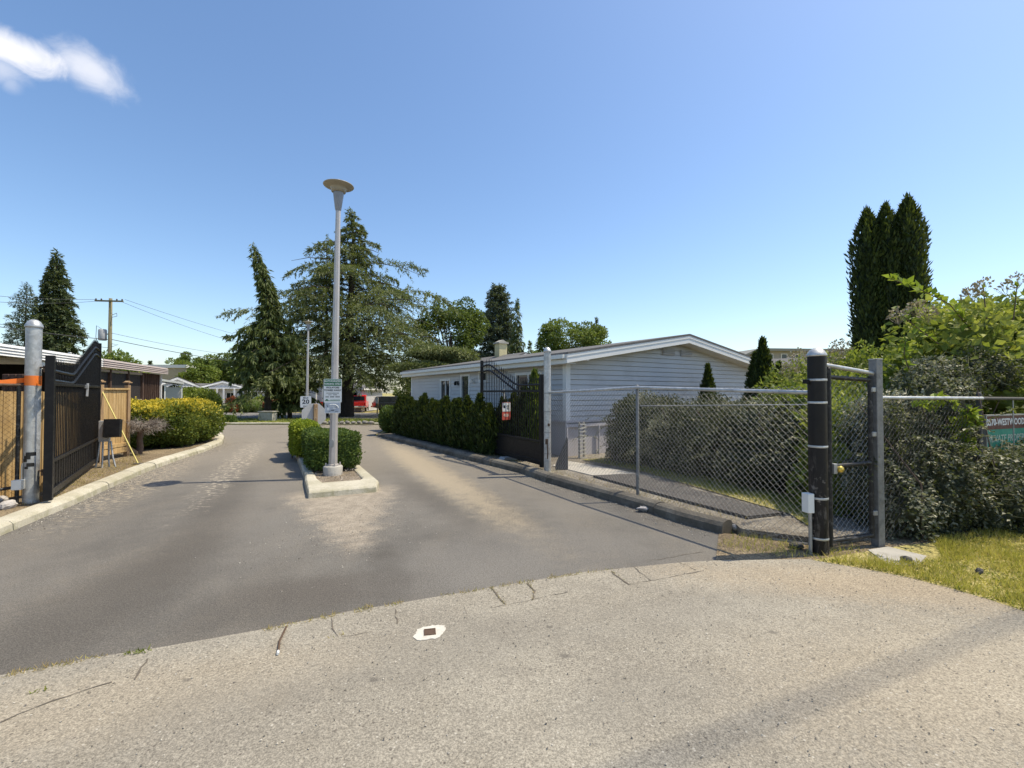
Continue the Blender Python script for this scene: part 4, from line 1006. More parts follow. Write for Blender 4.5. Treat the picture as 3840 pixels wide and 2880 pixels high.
# pointed dark board added for a triangular shadow behind the pipe
q = gp(2108, 1762, .09)
t = thing('shadow_board', 'pointed dark board added as a stand-in shadow behind the slim galvanised pipe', 'board', q, AC-R(25))
MB().prism([(-.13, 0), (.12, 0), (.12, .58), (.10, .64), (.07, .55), (-.13, .10)], .03, 'y').build('board', plain('dark_shadow_board', (.055, .055, .058), .7, 0, .15, 10), t, .004)

# ------------------------------------------------------------------ the low carport building on the far side of the fence
A, B = Vector((-10.75, 9.3, 0)), Vector((-14.6, 18.9, 0)); e = (B-A).normalized(); CL = (B-A).length
cp = thing('carport', 'long low flat roofed carport with brown screens behind cedar fence', 'carport', A, math.atan2(e.y, e.x))
mb = MB().box((CL/2-4, 2.6, 2.58), (CL+8.2, 5.6, .06)); mb.build('roof', M['metalroof'], cp)
mb = MB()
for k in range(4): mb.prism([(-.255, 2.365+k*.062), (-.20, 2.365+k*.062), (-.20, 2.425+k*.062), (-.222, 2.425+k*.062)], 12.6, 'x', (-8.1, 0, 0))
mb.build('fascia', M['metalroof'], cp)
mb = MB()
for k in range(4): mb.prism([(-.255, 2.365+k*.062), (-.20, 2.365+k*.062), (-.20, 2.425+k*.062), (-.222, 2.425+k*.062)], CL-4.5, 'x', (4.55, 0, 0))
mb.build('fascia', M['brownfascia'], cp)
MB().box((-2, 5.2, 1.2), (13, .1, 2.4)).box((4.6, 2.6, 1.2), (.08, 5.0, 2.4)).build('wall', M['dark'], cp)
for x in (-1.9, 1.6): MB().box((x, -.05, 2.25), (.26, .24, .18)).build('beam_bracket', M['offwhite'], cp, .005)
for x in (4.5, 5.6, 7.0, 8.3): MB().box((x, .0, 1.17), (.10, .10, 2.34)).build('post', M['brownwood'], cp, .004)
for x0, x1 in ((4.55, 5.55), (5.65, 6.95), (7.05, 8.25)):
    p = MB().box(((x0+x1)/2, .03, 1.78), (x1-x0, .02, .92)).build('screen', M['darkmesh'], cp)
    MB().box(((x0+x1)/2, .0, 2.29), (x1-x0, .06, .08)).box(((x0+x1)/2, .0, 1.32), (x1-x0, .06, .07)).build('frame', M['brownfascia'], p)
MB().box((6.4, .04, .64), (3.8, .05, 1.28)).build('lower_wall', M['brownwood'], cp)
mb = MB()
for k in range(9): mb.box((8.45+k*.21, .0, 1.17), (.055, .05, 2.34))
mb.box((9.3, .05, 1.17), (1.9, .02, 2.34)); mb.build('slats', M['brownwood'], cp)
MB().box((CL-.0, .0, 1.17), (.07, .09, 2.34)).build('end_post', M['white'], cp)

# ------------------------------------------------------------------ houses across the street
def house(name, label, loc, rz, w, d, h, rise, wall, roof, gz_=0, ov=.35, trim='white', back=True):
    """gable faces -y"""
    t = thing(name, label, 'house', loc, rz); mb = MB(); f = lambda s: h+rise*(1-abs(s-w/2)/(w/2))
    lap(mb, (-w/2, 0), (w/2, 0), 0, h+rise, (0, -1), .18, .014, zmax=f); lap(mb, (-w/2, d), (-w/2, 0), 0, h, (-1, 0), .18, .014); lap(mb, (w/2, 0), (w/2, d), 0, h, (1, 0), .18, .014); lap(mb, (w/2, d), (-w/2, d), 0, h+rise, (0, 1), .2, .014, zmax=f)
    mb.build('wall', M[wall], t); k = rise/(w/2); z = lambda x: h+.16+rise-abs(x)*k; X = w/2+ov
    MB().prism([(-X, z(X)-.05), (0, z(0)-.05), (X, z(X)-.05), (X, z(X)+.03), (0, z(0)+.03), (-X, z(X)+.03)], d+2*ov, 'y', (0, -ov, 0)).build('roof', M[roof], t)
    mb = MB()
    for s in (-1, 1):
        mb.prism([(s*X, z(X)-.22), (0, z(0)-.22), (0, z(0)-.052), (s*X, z(X)-.052)], .04, 'y', (0, -ov-.01, 0)); mb.box((s*X, d/2, z(X)-.13), (.04, d+2*ov-.1, .17))
    mb.build('fascia', M[trim], t); return t
def hwin(t, x, z, w, h, y=0, nm='window', fr='white', mull=1):
    mb = MB().box((x-w/2-.03, y-.02, z), (.07, .07, h+.14)).box((x+w/2+.03, y-.02, z), (.07, .07, h+.14)).box((x, y-.02, z+h/2+.035), (w, .07, .07)).box((x, y-.02, z-h/2-.035), (w, .08, .07))
    for k in range(mull): mb.box((x-w/2+(k+1)*w/(mull+1), y-.02, z), (.04, .04, h))
    f = mb.build(nm, M[fr], t); MB().box((x, y-.018, z), (w, .01, h)).build('pane', M['glass'], f); return f
# bungalow with a porch gable, white
q = at(835, 1500, 50); zb = gz(50)
b2 = house('bungalow', 'white bungalow whose gabled porch faces the street between shrubs', (q.x, 50, zb), R(28), 4.0, 9, 2.62, .62, 'vinylwhite', 'shingle')
MB().box((-.35, -1.3, 2.55), (.12, .12, .12)).build('porch_trim', M['white'], b2)
for x in (-1.25, -.45, .15, 1.15): MB().box((x, -.9, 1.25), (.16, .16, 2.5)).build('porch_column', M['white'], b2)
MB().box((-.15, -.45, 2.58), (3.9, .9, .14)).build('porch_ceiling', M['white'], b2)
mb = MB()
for k in range(8): mb.box((.25+k*.12, -.9, .62), (.04, .04, .8))
mb.box((.68, -.9, 1.04), (1.0, .06, .06)); mb.build('railing', M['white'], b2)
hwin(b2, -.8, 1.5, .62, 1.3); hwin(b2, .75, 1.6, .75, .9); 
f = MB().box((-.15, -.03, 1.05), (.45, .06, 2.1)).build('door', M['white'], b2)
# its long roof wing, running to the left
q = at(728, 1500, 51)
b3 = house('bungalow_wing', 'low white wing with long dark shingle roof left of the porch gable', (q.x, 51, gz(51)), R(-57), 5.0, 7.5, 2.3, .66, 'vinylwhite', 'shingle')
# white house with striped gable nearer
q = at(664, 1500, 39)
b4 = house('bungalow', 'white bungalow with plain gable partly behind the round green shrubs', (q.x, 39, gz(39)), R(36), 2.5, 8, 2.5, .58, 'vinylwhite', 'shingle')
hwin(b4, -.6, 1.7, .5, .8); hwin(b4, .45, 1.7, .6, .8)
MB().box((-.1, -.5, 2.42), (2.4, 1.0, .12)).build('porch_ceiling', M['white'], b4)
for x in (-1.2, .95): MB().box((x, -.95, 1.2), (.1, .1, 2.4)).build('porch_column', M['white'], b4)
# annexe with slanted white roof and dark opening
q = at(614, 1500, 30)
t = thing('shed', 'white roofed lean-to with dark opening at the end of carport', 'shed', (q.x, 30, gz(30)), R(40))
MB().prism([(-1.25, 2.66), (1.05, 2.30), (1.05, 2.42), (-1.25, 2.82)], 4.0, 'y', (0, -.3, 0)).build('roof', M['metalroof'], t)
MB().box((.5, 2, 1.05), (.9, 3.6, 2.1)).box((-1.0, 2, 1.2), (.4, 3.6, 2.4)).build('wall', M['greylight'], t)
MB().box((-.4, .6, 1.1), (1.1, .1, 2.2)).build('opening', M['dark'], t)
for x in (-1.15, .05, .95): MB().box((x, -.1, 1.15), (.08, .08, 2.3)).build('post', M['white'], t)
# far tan building
q = at(575, 1400, 66)
t = thing('hall', 'distant flat roofed tan hall with white parapet beyond the carport', 'building', (q.x, 66, gz(66)), R(4))
MB().box((0, 4, 3.0), (9, 8, 6.0)).build('wall', M['tan'], t); MB().box((0, 4, 6.2), (9.3, 8.3, .45)).build('parapet', M['white'], t)
# house under the cedar
q = at(1205, 1500, 49.5)
b5 = house('bungalow', 'pale house with garage door half hidden under the big cedar', (q.x+.6, 49.5, gz(49)), R(0), 7.5, 8, 2.5, .9, 'skirt', 'shingle')
mb = MB().box((-2.35, -.03, 1.05), (2.4, .05, 2.1)); 
for k in range(1, 4): mb.box((-2.35, -.06, k*.52), (2.4, .02, .03))
mb.build('garage_door', M['greylight'], b5)
for x in (-.85, -.1, .45, .9): MB().box((x, -.8, 1.25), (.16, .16, 2.5)).build('porch_column', M['white'], b5); hwin(b5, .2, 1.4, 1.0, 1.1); hwin(b5, 2.6, 1.5, 1.2, 1.0)
# house behind the mobile home: only roof edge and chimney show
q = at(1958, 1330, 24.5)
b6 = house('neighbour_house', 'house hidden behind the grey home, its cream chimney showing above', (q.x, 24.3, 0), AC, 5.0, 6, 2.6, .95, 'skirt', 'shingle')
mb = MB().box((.0, 2.2, 3.75), (.52, .52, 1.3)); ch = mb.build('chimney', plain('cream_chimney', (.60, .52, .30), .7, 0, .08), b6)
MB().box((0, 2.2, 4.43), (.66, .66, .08)).prism([(-.28, 4.47), (.28, 4.47), (.0, 4.62)], .5, 'y', (0, 1.95, 0)).build('chimney_cap', M['concrete'], ch)
# house seen past the right end of the gable
q = at(2862, 1430, 21)
b7 = house('neighbour_house', 'blue grey house glimpsed between the gable end and the pointed cedars', (q.x+1.6, 20.0, 0), R(60), 5.2, 7, 2.2, .75, 'siding', 'shingle')
hwin(b7, -1.2, 1.6, .8, .7)
# apartment block far away
q = at(3060, 1400, 92)
ap = thing('apartment_block', 'far apartment block with dark lower storeys and brown flat top', 'building', (q.x, 92, gz(92)), R(6))
apw = 24
MB().box((0, 5, 5.2), (apw, 10, 7.4)).build('wall', plain('charcoal_cladding', (.075, .08, .10), .7), ap)
MB().box((0, 5, 10.0), (apw-.6, 9.6, 2.25)).build('upper_storey', plain('brown_grey_cladding', (.30, .28, .25), .8), ap)
MB().box((0, 4.6, 11.35), (apw+.8, 11, .5)).prism([(-12.4, 11.1), (-12.4, 11.6), (-17, 9.6), (-17, 9.3)], 9, 'y').build('roof', plain('olive_roof', (.235, .235, .215), .9), ap)
MB().box((0, -.25, 8.75), (apw, .5, .22)).build('balcony_slab', M['grey'], ap)
for x in range(-10, 12, 3):
    for z in (4.9, 7.2, 10.0): 
        f = MB().box((x+.2*(z > 8), -.03 if z < 9 else .15, z), (1.3, .16, 1.25)).build('window', M['white'], ap); MB().box((x+.2*(z > 8), -.12 if z < 9 else .06, z), (1.05, .04, 1.0)).build('pane', M['glass'], f)

# ------------------------------------------------------------------ utility pole and its wires
q = at(412, 1300, 43); px, pyy = q.x, 43.0
up = thing('utility_pole', 'mossy timber utility pole with crossarm, grey transformer and lamp arm', 'utility pole', (px, pyy, gz(43)))
MB().lathe([(.20, -.3), (.17, 5), (.135, 10.9), (0, 10.92)], n=12).build('pole', M['polewood'], up)
MB().box((0, -.16, 10.62), (2.4, .12, .14), R(8)).build('crossarm', M['polewood'], up)
for x in (-1.1, -.65, .65, 1.1): MB().lathe([(.05, 10.69), (.07, 10.76), (.05, 10.83), (0, 10.86)], (x, -.16+x*.14, 0), 8).build('insulator', M['fstone'], up)
MB().lathe([(.30, 6.9), (.33, 7.0), (.33, 7.85), (.28, 7.95), (0, 7.98)], (-.62, -.1, 0), 14).box((-.28, -.05, 7.5), (.3, .08, .12)).build('transformer', M['grey'], up)
MB().tube([(-.6, -.1, 7.9), (-1.2, -.1, 8.3), (-1.25, -.1, 7.2), (-.9, -.1, 6.3), (-.15, 0, 6.2)], .022, 5).build('drop_wire', M['cable'], up)
MB().tube([(.1, 0, 6.6), (.8, 0, 6.5), (.15, 0, 6.3)], .022, 5).build('drop_wire', M['cable'], up)
MB().tube([(.1, 0, 9.3), (.6, 0, 9.5), (.62, 0, 9.2), (.14, 0, 9.1)], .022, 5).build('drop_wire', M['cable'], up)
MB().tube([(0, -.1, 4.15), (-1.6, -.3, 4.95), (-3.0, -.5, 5.6)], [.05, .045, .04], 8).build('lamp_arm', M['galvdull'], up)
MB().lathe([(0, .10), (.10, .08), (.16, 0), (.1, -.06), (0, -.07)], (-3.25, -.55, 5.64), 10).build('lamp_head', M['offwhite'], up)
def wire(label, a, b, sag, r=.016):
    a, b = Vector(a), Vector(b); t = thing('power_line', label, 'wire', a, 0, 'power lines'); d = b-a
    MB().tube([tuple(d*k/16-Vector((0, 0, sag*4*(k/16)*(1-k/16)))) for k in range(17)], r, 5).build('conductor', M['cable'], t)
P0 = Vector((px, pyy, gz(43)))
wire('upper power line from crossarm tip out over the weeping cedar', P0+Vector((1.35, 0, 10.8)), at(1180, 1322, 72), .5)
wire('second power line just below the crossarm tip line, heading to weeping cedar', P0+Vector((.75, 0, 10.7)), at(1150, 1336, 74), .9)
wire('heavy telephone cable sagging from mid pole towards the weeping cedar', P0+Vector((.15, 0, 7.0)), at(1080, 1378, 66), .35, .03)
wire('thin service line beneath the telephone cable near the weeping cedar', P0+Vector((.15, 0, 7.6)), at(1100, 1352, 70), .5)
wire('upper power line crossing in front of the tall spruce', P0+Vector((-1.35, 0, 10.8)), at(-320, 1075, 34), .3)
wire('second power line crossing the tall spruce a little lower', P0+Vector((-.75, 0, 10.7)), at(-320, 1098, 34), .5)
wire('low telephone cable passing behind the taped pipe and spruce', P0+Vector((-.15, 0, 7.0)), at(-300, 1176, 34), .2, .03)
wire('short wires stretched between the maple and tall conifer tops', at(1740, 1212, 75), at(1900, 1216, 70), .1)
wire('low slack wire between round maple and conifer trunk', at(1740, 1246, 75), at(1900, 1252, 70), .1)

# ------------------------------------------------------------------ vehicles and small things beyond the gate
def vehicle(name, label, loc, rz, kind):
    t = thing(name, label, 'pickup truck' if kind == 'p' else 'suv', loc, rz); m = M['redpaint'] if kind == 'p' else M['darkpaint']
    L_, w = (5.3, 1.9) if kind == 'p' else (4.6, 1.85)          # rear at y=0, front at +y
    if kind == 'p':
        low = [(0, .55), (.05, 1.05), (1.85, 1.07), (1.85, 1.02), (4.0, 1.05), (5.15, .98), (5.3, .80), (5.3, .45), (.05, .45)]
        cabp = [(1.85, 1.03), (1.95, 1.72), (2.15, 1.78), (3.2, 1.78), (3.95, 1.08)]
    else:
        low = [(0, .45), (-.02, .80), (.02, 1.02), (1.2, 1.04), (3.5, 1.0), (4.45, .88), (4.6, .7), (4.6, .4)]
        cabp = [(.05, 1.02), (.32, 1.62), (.6, 1.68), (2.3, 1.66), (2.7, 1.60), (3.45, 1.0)]
    MB().prism(low, w, 'x', (-w/2, 0, 0)).build('body', m, t, .05)
    MB().prism(cabp, w-.22, 'x', (-w/2+.11, 0, 0)).build('cab', m, t, .05)
    if kind == 'p': MB().box((0, .95, 1.062), (w-.3, 1.6, .02)).build('bed_floor', M['dark'], t)
    y0, z0, z1 = (1.86, 1.18, 1.64) if kind == 'p' else (.10, 1.12, 1.52)
    tilt = (.1/.69) if kind == 'p' else (.27/.6)
    MB().add([(-w/2+.25, y0+(z0-1.03)*tilt-.03, z0), (w/2-.25, y0+(z0-1.03)*tilt-.03, z0), (w/2-.32, y0+(z1-1.03)*tilt-.03, z1), (-w/2+.32, y0+(z1-1.03)*tilt-.03, z1)], [(0, 1, 2, 3)]).build('rear_window', M['glass'], t)
    a, b = (2.15, 3.6) if kind == 'p' else (.55, 3.1)
    for s in (-1, 1):
        x = s*(w/2-.108)
        MB().add([(x, a, z0-.02), (x, b, z0-.02), (x, b-.45, z1), (x, a+.1, z1)], [(0, 1, 2, 3) if s > 0 else (3, 2, 1, 0)]).build('side_window', M['glass'], t)
        MB().box((s*(w/2-.10), -.012, .88), (.14, .05, .28)).build('tail_light', M['lens'], t, .01)
        for y in (1.0, L_-.95):
            wm_ = MB(); wm_.lathe([(0, -.10), (.22, -.10), (.33, -.09), (.36, -.06), (.36, .06), (.33, .09), (.22, .10), (0, .10)], (0, 0, 0), 20)
            wm_.v = [(z+s*(w/2-.08), x_+y, y_+.36) for x_, y_, z in wm_.v]; tw = wm_.build('wheel', M['rubber'], t)
            h_ = MB(); h_.lathe([(0, .11), (.12, .115), (.2, .10), (.2, .08)], (0, 0, 0), 14); h_.v = [(s*z+s*(w/2-.08), x_+y, y_+.36) for x_, y_, z in h_.v]; h_.build('hub', M['chrome'], tw)
    MB().box((0, -.08, .56), (w-.05, .14, .17)).build('bumper', M['chrome'] if kind == 'p' else M['darkpaint'], t, .02)
    MB().box((0, -.16, .58), (.32, .012, .12)).build('number_plate', M['swhite'], t)
    if kind == 'p': MB().box((0, -.005, .86), (w-.42, .05, .36)).box((0, -.035, .86), (.28, .02, .08)).build('tailgate', M['redpaint'], t, .015)
    return t
q = at(1336, 1545, 47.5); vehicle('pickup_truck', 'bright red pickup with its tailgate towards the gate court', (q.x, 47.5, gz(47)), R(14), 'p')
q = at(1402, 1545, 49.0); vehicle('suv', 'dark car parked alongside the red pickup beyond the lawn', (q.x, 49.0, gz(49)), R(-62), 's')
q = at(1232, 1545, 48.5); vehicle('pickup_truck', 'second red vehicle hardly seen behind the near lamp post signs', (q.x, 48.5, gz(48)), R(4), 'p')
q = at(1410, 1545, 41); zq = gz(41)
t = thing('lot_sign', 'small white sign on a leaning post on lawn by dark car', 'sign', (q.x+.1, 41, zq)); t.rotation_euler = (0, R(3), 0)
MB().box((0, 0, .75), (.09, .09, 1.5)).build('post', M['postwood'], t); MB().box((-.06, -.06, 1.22), (.24, .02, .5)).build('plate', M['swhite'], t)
t = thing('white_pole', 'slim white pole beside the red tailgate under cedar boughs', 'pole', (at(1314, 1545, 44).x, 44, gz(44)))
MB().lathe([(.06, 0), (.055, 2.2), (.075, 2.22), (0, 2.3)], n=10).build('pole', M['white'], t)
M['rockstone'] = plain('grey_rockery_stone', (.22, .205, .18), .95, 0, .3, 6, .02)
bx = Vector((at(1005, 1577, 26.6).x, 26.6, gz(26.6)))
t = thing('utility_box', 'concrete utility box with two panels on lawn before the weeping cedar', 'utility box', bx, R(-3))
MB().box((0, 0, .30), (.80, .5, .52)).build('body', M['concrete'], t, .01); MB().box((0, 0, .575), (.9, .6, .05)).build('lid', M['concrete'], t, .008)
for x, w in ((-.16, .34), (.22, .22)): MB().box((x, -.255, .30), (w, .02, .40)).build('panel', M['galvdull'], t, .004)
rg = random.Random(2)
for i in range(9):
    u = 1215+i*22; p = gp(u, 1587+rg.uniform(-2, 2), .1)
    nm = ['leftmost', 'second', 'third', 'fourth', 'fifth', 'sixth', 'seventh', 'eighth', 'last'][i]
    stone('rockery_stone', nm+' of nine pale rockery stones edging the lawn, counted from the lamp post', p, rg.uniform(.11, .17), M['rockstone'], 30+i, 'rockery stones edging the lawn', .55)
# ------------------------------------------------------------------ foliage materials
F = {}
F['spruce'] = leafmat('spruce_needles', (.028, .045, .022), (.065, .088, .038), (.13, .145, .065), .15)
F['bluecon'] = leafmat('blue_green_needles', (.045, .065, .048), (.085, .11, .078), (.16, .185, .13), .15)
F['cedar'] = leafmat('cedar_needles', (.060, .075, .030), (.125, .145, .055), (.25, .265, .11), .25)
F['weep'] = leafmat('weeping_sprays', (.034, .052, .018), (.088, .115, .032), (.19, .21, .065), .22)
F['thuja'] = leafmat('thuja_sprays', (.014, .026, .008), (.034, .055, .013), (.085, .115, .025), .16)
F['maple'] = leafmat('broad_leaves', (.038, .066, .016), (.088, .13, .028), (.19, .235, .055), .3)
F['maple2'] = leafmat('pale_broad_leaves', (.075, .105, .022), (.14, .19, .038), (.25, .295, .065), .32)
F['gard'] = leafmat('garden_shrub_leaves', (.08, .12, .02), (.18, .235, .04), (.33, .37, .075), .3)
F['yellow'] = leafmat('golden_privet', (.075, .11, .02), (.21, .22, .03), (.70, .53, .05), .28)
F['box'] = leafmat('boxwood_leaves', (.038, .072, .016), (.080, .13, .026), (.16, .215, .045), .25)
F['lime'] = leafmat('lime_hedge_leaves', (.12, .18, .02), (.24, .30, .025), (.36, .40, .04), .3)
F['cot'] = leafmat('small_dusty_leaves', (.020, .026, .014), (.056, .064, .033), (.30, .285, .175), .1, .6, .2)
F['ivy'] = leafmat('dark_creeper_leaves', (.024, .029, .015), (.082, .090, .050), (.40, .375, .26), .18, .55, .25)
F['bramble'] = leafmat('bramble_leaves', (.10, .135, .026), (.21, .255, .048), (.42, .43, .10), .38)
F['bright'] = leafmat('fresh_leaves', (.13, .20, .02), (.24, .32, .04), (.36, .42, .07), .4)
F['grass'] = leafmat('dry_grass', (.26, .25, .04), (.56, .47, .11), (.78, .62, .22), .45)
F['lawn'] = leafmat('lawn_grass', (.09, .13, .02), (.17, .20, .04), (.30, .27, .07), .25)
F['straw'] = leafmat('straw', (.26, .19, .07), (.40, .29, .11), (.30, .30, .06), .2)
F['red'] = leafmat('red_leaves', (.12, .02, .015), (.26, .045, .03), (.40, .10, .05), .3)
F['pink'] = leafmat('pink_bloom', (.35, .04, .08), (.5, .10, .16), (.6, .25, .3), .3)
F['flowers'] = leafmat('mixed_bed', (.07, .13, .02), (.20, .27, .05), (.62, .55, .40), .25)
F['spent'] = leafmat('spent_blossom', (.20, .14, .10), (.36, .29, .22), (.55, .48, .42), .2)
F['twigs'] = leafmat('dry_twigs', (.15, .125, .10), (.28, .24, .20), (.46, .41, .35), .0)

def bush(name, label, cat, base, bl, seed, mat, group=None, stems=3, part='foliage', **kw):
    t = thing(name, label, cat, base, 0, group)
    L = Leaves(); blobs(L, bl, seed, zmin=kw.pop('zmin', base[2]), **kw); L.build(part, mat, t)
    if stems:
        mb = MB(); rg = random.Random(seed)
        for k in range(stems):
            c, r, p, rz = bl[k % len(bl)]
            mb.tube([(rg.uniform(-.1, .1), rg.uniform(-.1, .1), -.05), tuple(Vector(c)*.6+Vector(base)*.4-Vector(base)+Vector((rg.uniform(-.1, .1), 0, 0))), tuple(Vector(c)-Vector(base)+Vector((rg.uniform(-.3, .3)*r[0], 0, r[2]*.3)))], [.03, .022, .01], 6)
        mb.build('stem', M['bark'], t)
    return t

# ------------------------------------------------------------------ conifers
def conifer(name, label, base, H, Rb, seed, mat, z0=.06, nbr=150, shape=lambda t: (1-t)**.85, rise=.12, droop=.3, sl=.32, sw=.10, dens=34, hang=.25, side=.9, jit=.22, lean=lambda t: (0, 0), tr=.22, group=None, cat='tree', tip=True, branch_r=.03, trunkm='barkdark', azf=None, follow=.6, twig=0.0):
    t = thing(name, label, cat, base, 0, group); g = np.random.default_rng(seed); L = Leaves(); b = np.array(base)
    tt = ((np.arange(nbr)+g.random(nbr)*.8)/nbr); z = z0+(1-z0)*tt; az = np.arange(nbr)*2.39996+g.normal(size=nbr)*.3
    Lb = Rb*np.array([shape(q) for q in tt])*(1+jit*g.normal(size=nbr)).clip(.45, 1.3)
    if azf: Lb = Lb*azf(az, tt)
    lx = np.array([lean(q) for q in z]); o = b+np.stack([lx[:, 0], lx[:, 1], z*H], 1); dr = np.stack([np.cos(az), np.sin(az), np.zeros(nbr)], 1)
    cnt = np.maximum(3, (Lb*dens).astype(int)); idx = np.repeat(np.arange(nbr), cnt); n = len(idx)
    u = g.random(n)**.75; l = Lb[idx]; dp = droop*(.7+.6*g.random(nbr))[idx]; rs = rise*(.6+.8*g.random(nbr))[idx]
    P = o[idx]+dr[idx]*(u*l)[:, None]; P[:, 2] += rs*u*l-dp*u*u*l
    T = dr[idx].copy(); T[:, 2] += rs-2*dp*u; T = nrm(T)
    S = np.cross(T, [0, 0, 1.0]); S = nrm(S); sg = g.choice([-1, 1], n)
    wid = (1-u)*l*.30                       # sprays spread sideways, wider near the trunk
    P += S*(g.uniform(-1, 1, n)*wid)[:, None]
    D = T*follow+S*(sg*side*g.uniform(.3, 1, n))[:, None]; D[:, 2] -= hang*g.uniform(.5, 1.5, n); D += g.normal(size=(n, 3))*.16
    Nn = np.array([0, 0, 1.0])+g.normal(size=(n, 3))*.35+dr[idx]*(.5 if hang > .6 else .15)
    k = g.uniform(.65, 1.3, n)*(.6+.4*np.minimum(1, l/(Rb*.5+1e-6)))
    if twig:      # side twigs off each bough carry the needles
        h = lambda a: (np.sin(a*12.9898+seed)*43758.5453) % 1.0
        nt = np.maximum(3, (Lb*5).astype(int))[idx]; tid = np.floor(g.random(n)**.8*nt); key = idx*57.3+tid
        ut = np.clip((tid+.3+.5*h(key))/nt, .05, 1); sg = np.where(tid % 2 > 0, 1, -1); v = g.random(n)
        B = o[idx]+dr[idx]*(ut*l)[:, None]; B[:, 2] += rs*ut*l-dp*ut*ut*l
        T = dr[idx].copy(); T[:, 2] += rs-2*dp*ut; T = nrm(T); S = nrm(np.cross(T, [0, 0, 1.0]))
        td = nrm(T*(.55+.5*h(key+3))[:, None]+S*(sg*(.5+.6*h(key+7)))[:, None]+np.array([0, 0, 1.0])*(h(key+11)*.5-.25)[:, None])
        lt = twig*l*(1.02-ut)**.6*(.6+.7*h(key+5))+sl*.6
        P = B+td*(lt*v)[:, None]; P[:, 2] -= .45*lt*v*v
        D = td*.55+g.normal(size=(n, 3))*.45; D[:, 2] -= hang*g.uniform(.3, 1.4, n); Nn = np.array([0, 0, 1.0])+g.normal(size=(n, 3))*.6
        k = g.uniform(.65, 1.3, n)
    L.cards(P, D, Nn, sl*k, sw*k, .42+.2*g.normal(size=n)+.16*(g.random(nbr)-.5)[idx], .1)
    if tip:
        m = 60; q = g.random(m); lz = np.array([lean(1-.08*x) for x in q]); P = b+np.stack([lz[:, 0], lz[:, 1], H*(1-.08*q)], 1); D = g.normal(size=(m, 3))*.5; D[:, 2] += .5
        L.cards(P, D, g.normal(size=(m, 3)), sl*.7, sw*.7, .5*np.ones(m))
    L.build('crown', mat, t)
    mb = MB().tube([(*lean(q), q*H-.3*(q == 0)) for q in (0, .15, .3, .5, .7, .85, .97)], [tr*1.35, tr, tr*.85, tr*.6, tr*.38, tr*.2, .015], 10)
    for i in range(0, nbr, 1 if nbr < 160 else 2):
        if Lb[i] < .5: continue
        pts = []
        for q in (0, .35, .7, .95): p = o[i]+dr[i]*Lb[i]*q; pts.append(tuple(p+np.array([0, 0, rise*q*Lb[i]-droop*q*q*Lb[i]])-b))
        mb.tube(pts, [branch_r, branch_r*.75, branch_r*.5, branch_r*.2], 4, False)
    mb.build('trunk', M[trunkm], t); return t
def gbase(u, Y): return (at(u, 1440, Y).x, Y, gz(Y))

conifer('spruce_tree', 'tall dense spruce rising behind the carport roof', gbase(203, 50), 17.8, 3.5, 11, F['spruce'], z0=.08, nbr=340, shape=lambda t: .18*(1-t)+.82*(1-t)**.9*(1-.12*math.sin(t*22)), rise=.15, droop=.42, sl=.42, sw=.13, dens=60, hang=.25, tr=.34, twig=.36)
conifer('spruce_tree', 'thinner blue green spruce standing close against the tall spruce', gbase(92, 53), 15.0, 3.5, 12, F['bluecon'], z0=.05, nbr=230, shape=lambda t: (1-t)**.75, rise=.35, droop=.25, sl=.36, sw=.08, dens=34, hang=.1, tr=.25, twig=.34)
wl = lambda t: (-1.05*(max(0, t-.68)/.32)**1.3, 0)
conifer('weeping_cedar', 'dark weeping cedar with leaning whip top beyond the utility box', gbase(1005, 28.6), 11.1, 2.0, 13, F['weep'], z0=.19, nbr=210, shape=lambda t: (.95 if t < .30 else .95-.64*min(1, (t-.30)/.16) if t < .46 else .31*(1-(t-.46)/.54)**1.05+.012), rise=.62, droop=.62, sl=.34, sw=.075, dens=110, hang=1.7, side=.5, jit=.13, twig=.36, lean=wl, tr=.17, follow=.35)
conifer('weeping_cedar', 'shorter weeping companion between whip topped cedar and distant lamp', gbase(1088, 30.5), 6.4, 1.5, 25, F['weep'], z0=.1, nbr=110, shape=lambda t: (1.0 if t < .45 else (1-(t-.45)/.55)**.9), rise=.6, droop=.6, sl=.34, sw=.075, dens=110, hang=1.7, side=.5, jit=.22, twig=.36, tr=.12)
conifer('deodar_cedar', 'huge spreading cedar with layered drooping boughs shading the red pickup', gbase(1300, 34.5), 16.0, 6.2, 14, F['cedar'], z0=.15, nbr=145, shape=lambda t: (.95 if t < .36 else .95*(1-(t-.36)/.64)**1.35+.13*(1-t)**.5), rise=.30, droop=.42, sl=.25, sw=.06, dens=175, hang=.55, side=.7, jit=.30, twig=.46, tr=.42, branch_r=.05, lean=lambda t: (.5*t-.35*max(0, t-.9)*10, 0), azf=lambda a, t: 1+.30*np.sin(3*a+11*t)+.18*np.sin(5*a-17*t))
conifer('deodar_cedar', 'slim second leader of cedar hugging the lamp post line', gbase(1222, 35.5), 14.2, 3.1, 15, F['cedar'], z0=.35, nbr=46, shape=lambda t: (1-t)**.9*(1.25 if t < .5 else .9), rise=.30, droop=.42, sl=.25, sw=.055, dens=110, hang=.5, side=.7, jit=.35, twig=.42, tr=.18)
conifer('conifer_tree', 'tall dark conifer in the gap above the mobile home roof', gbase(1866, 58), 15.8, 3.0, 16, F['bluecon'], z0=.1, nbr=300, shape=lambda t: .75*(1-t)**.35+.2*(1-t), rise=.5, droop=.2, sl=.42, sw=.13, dens=60, hang=.0, tr=.28, twig=.36)
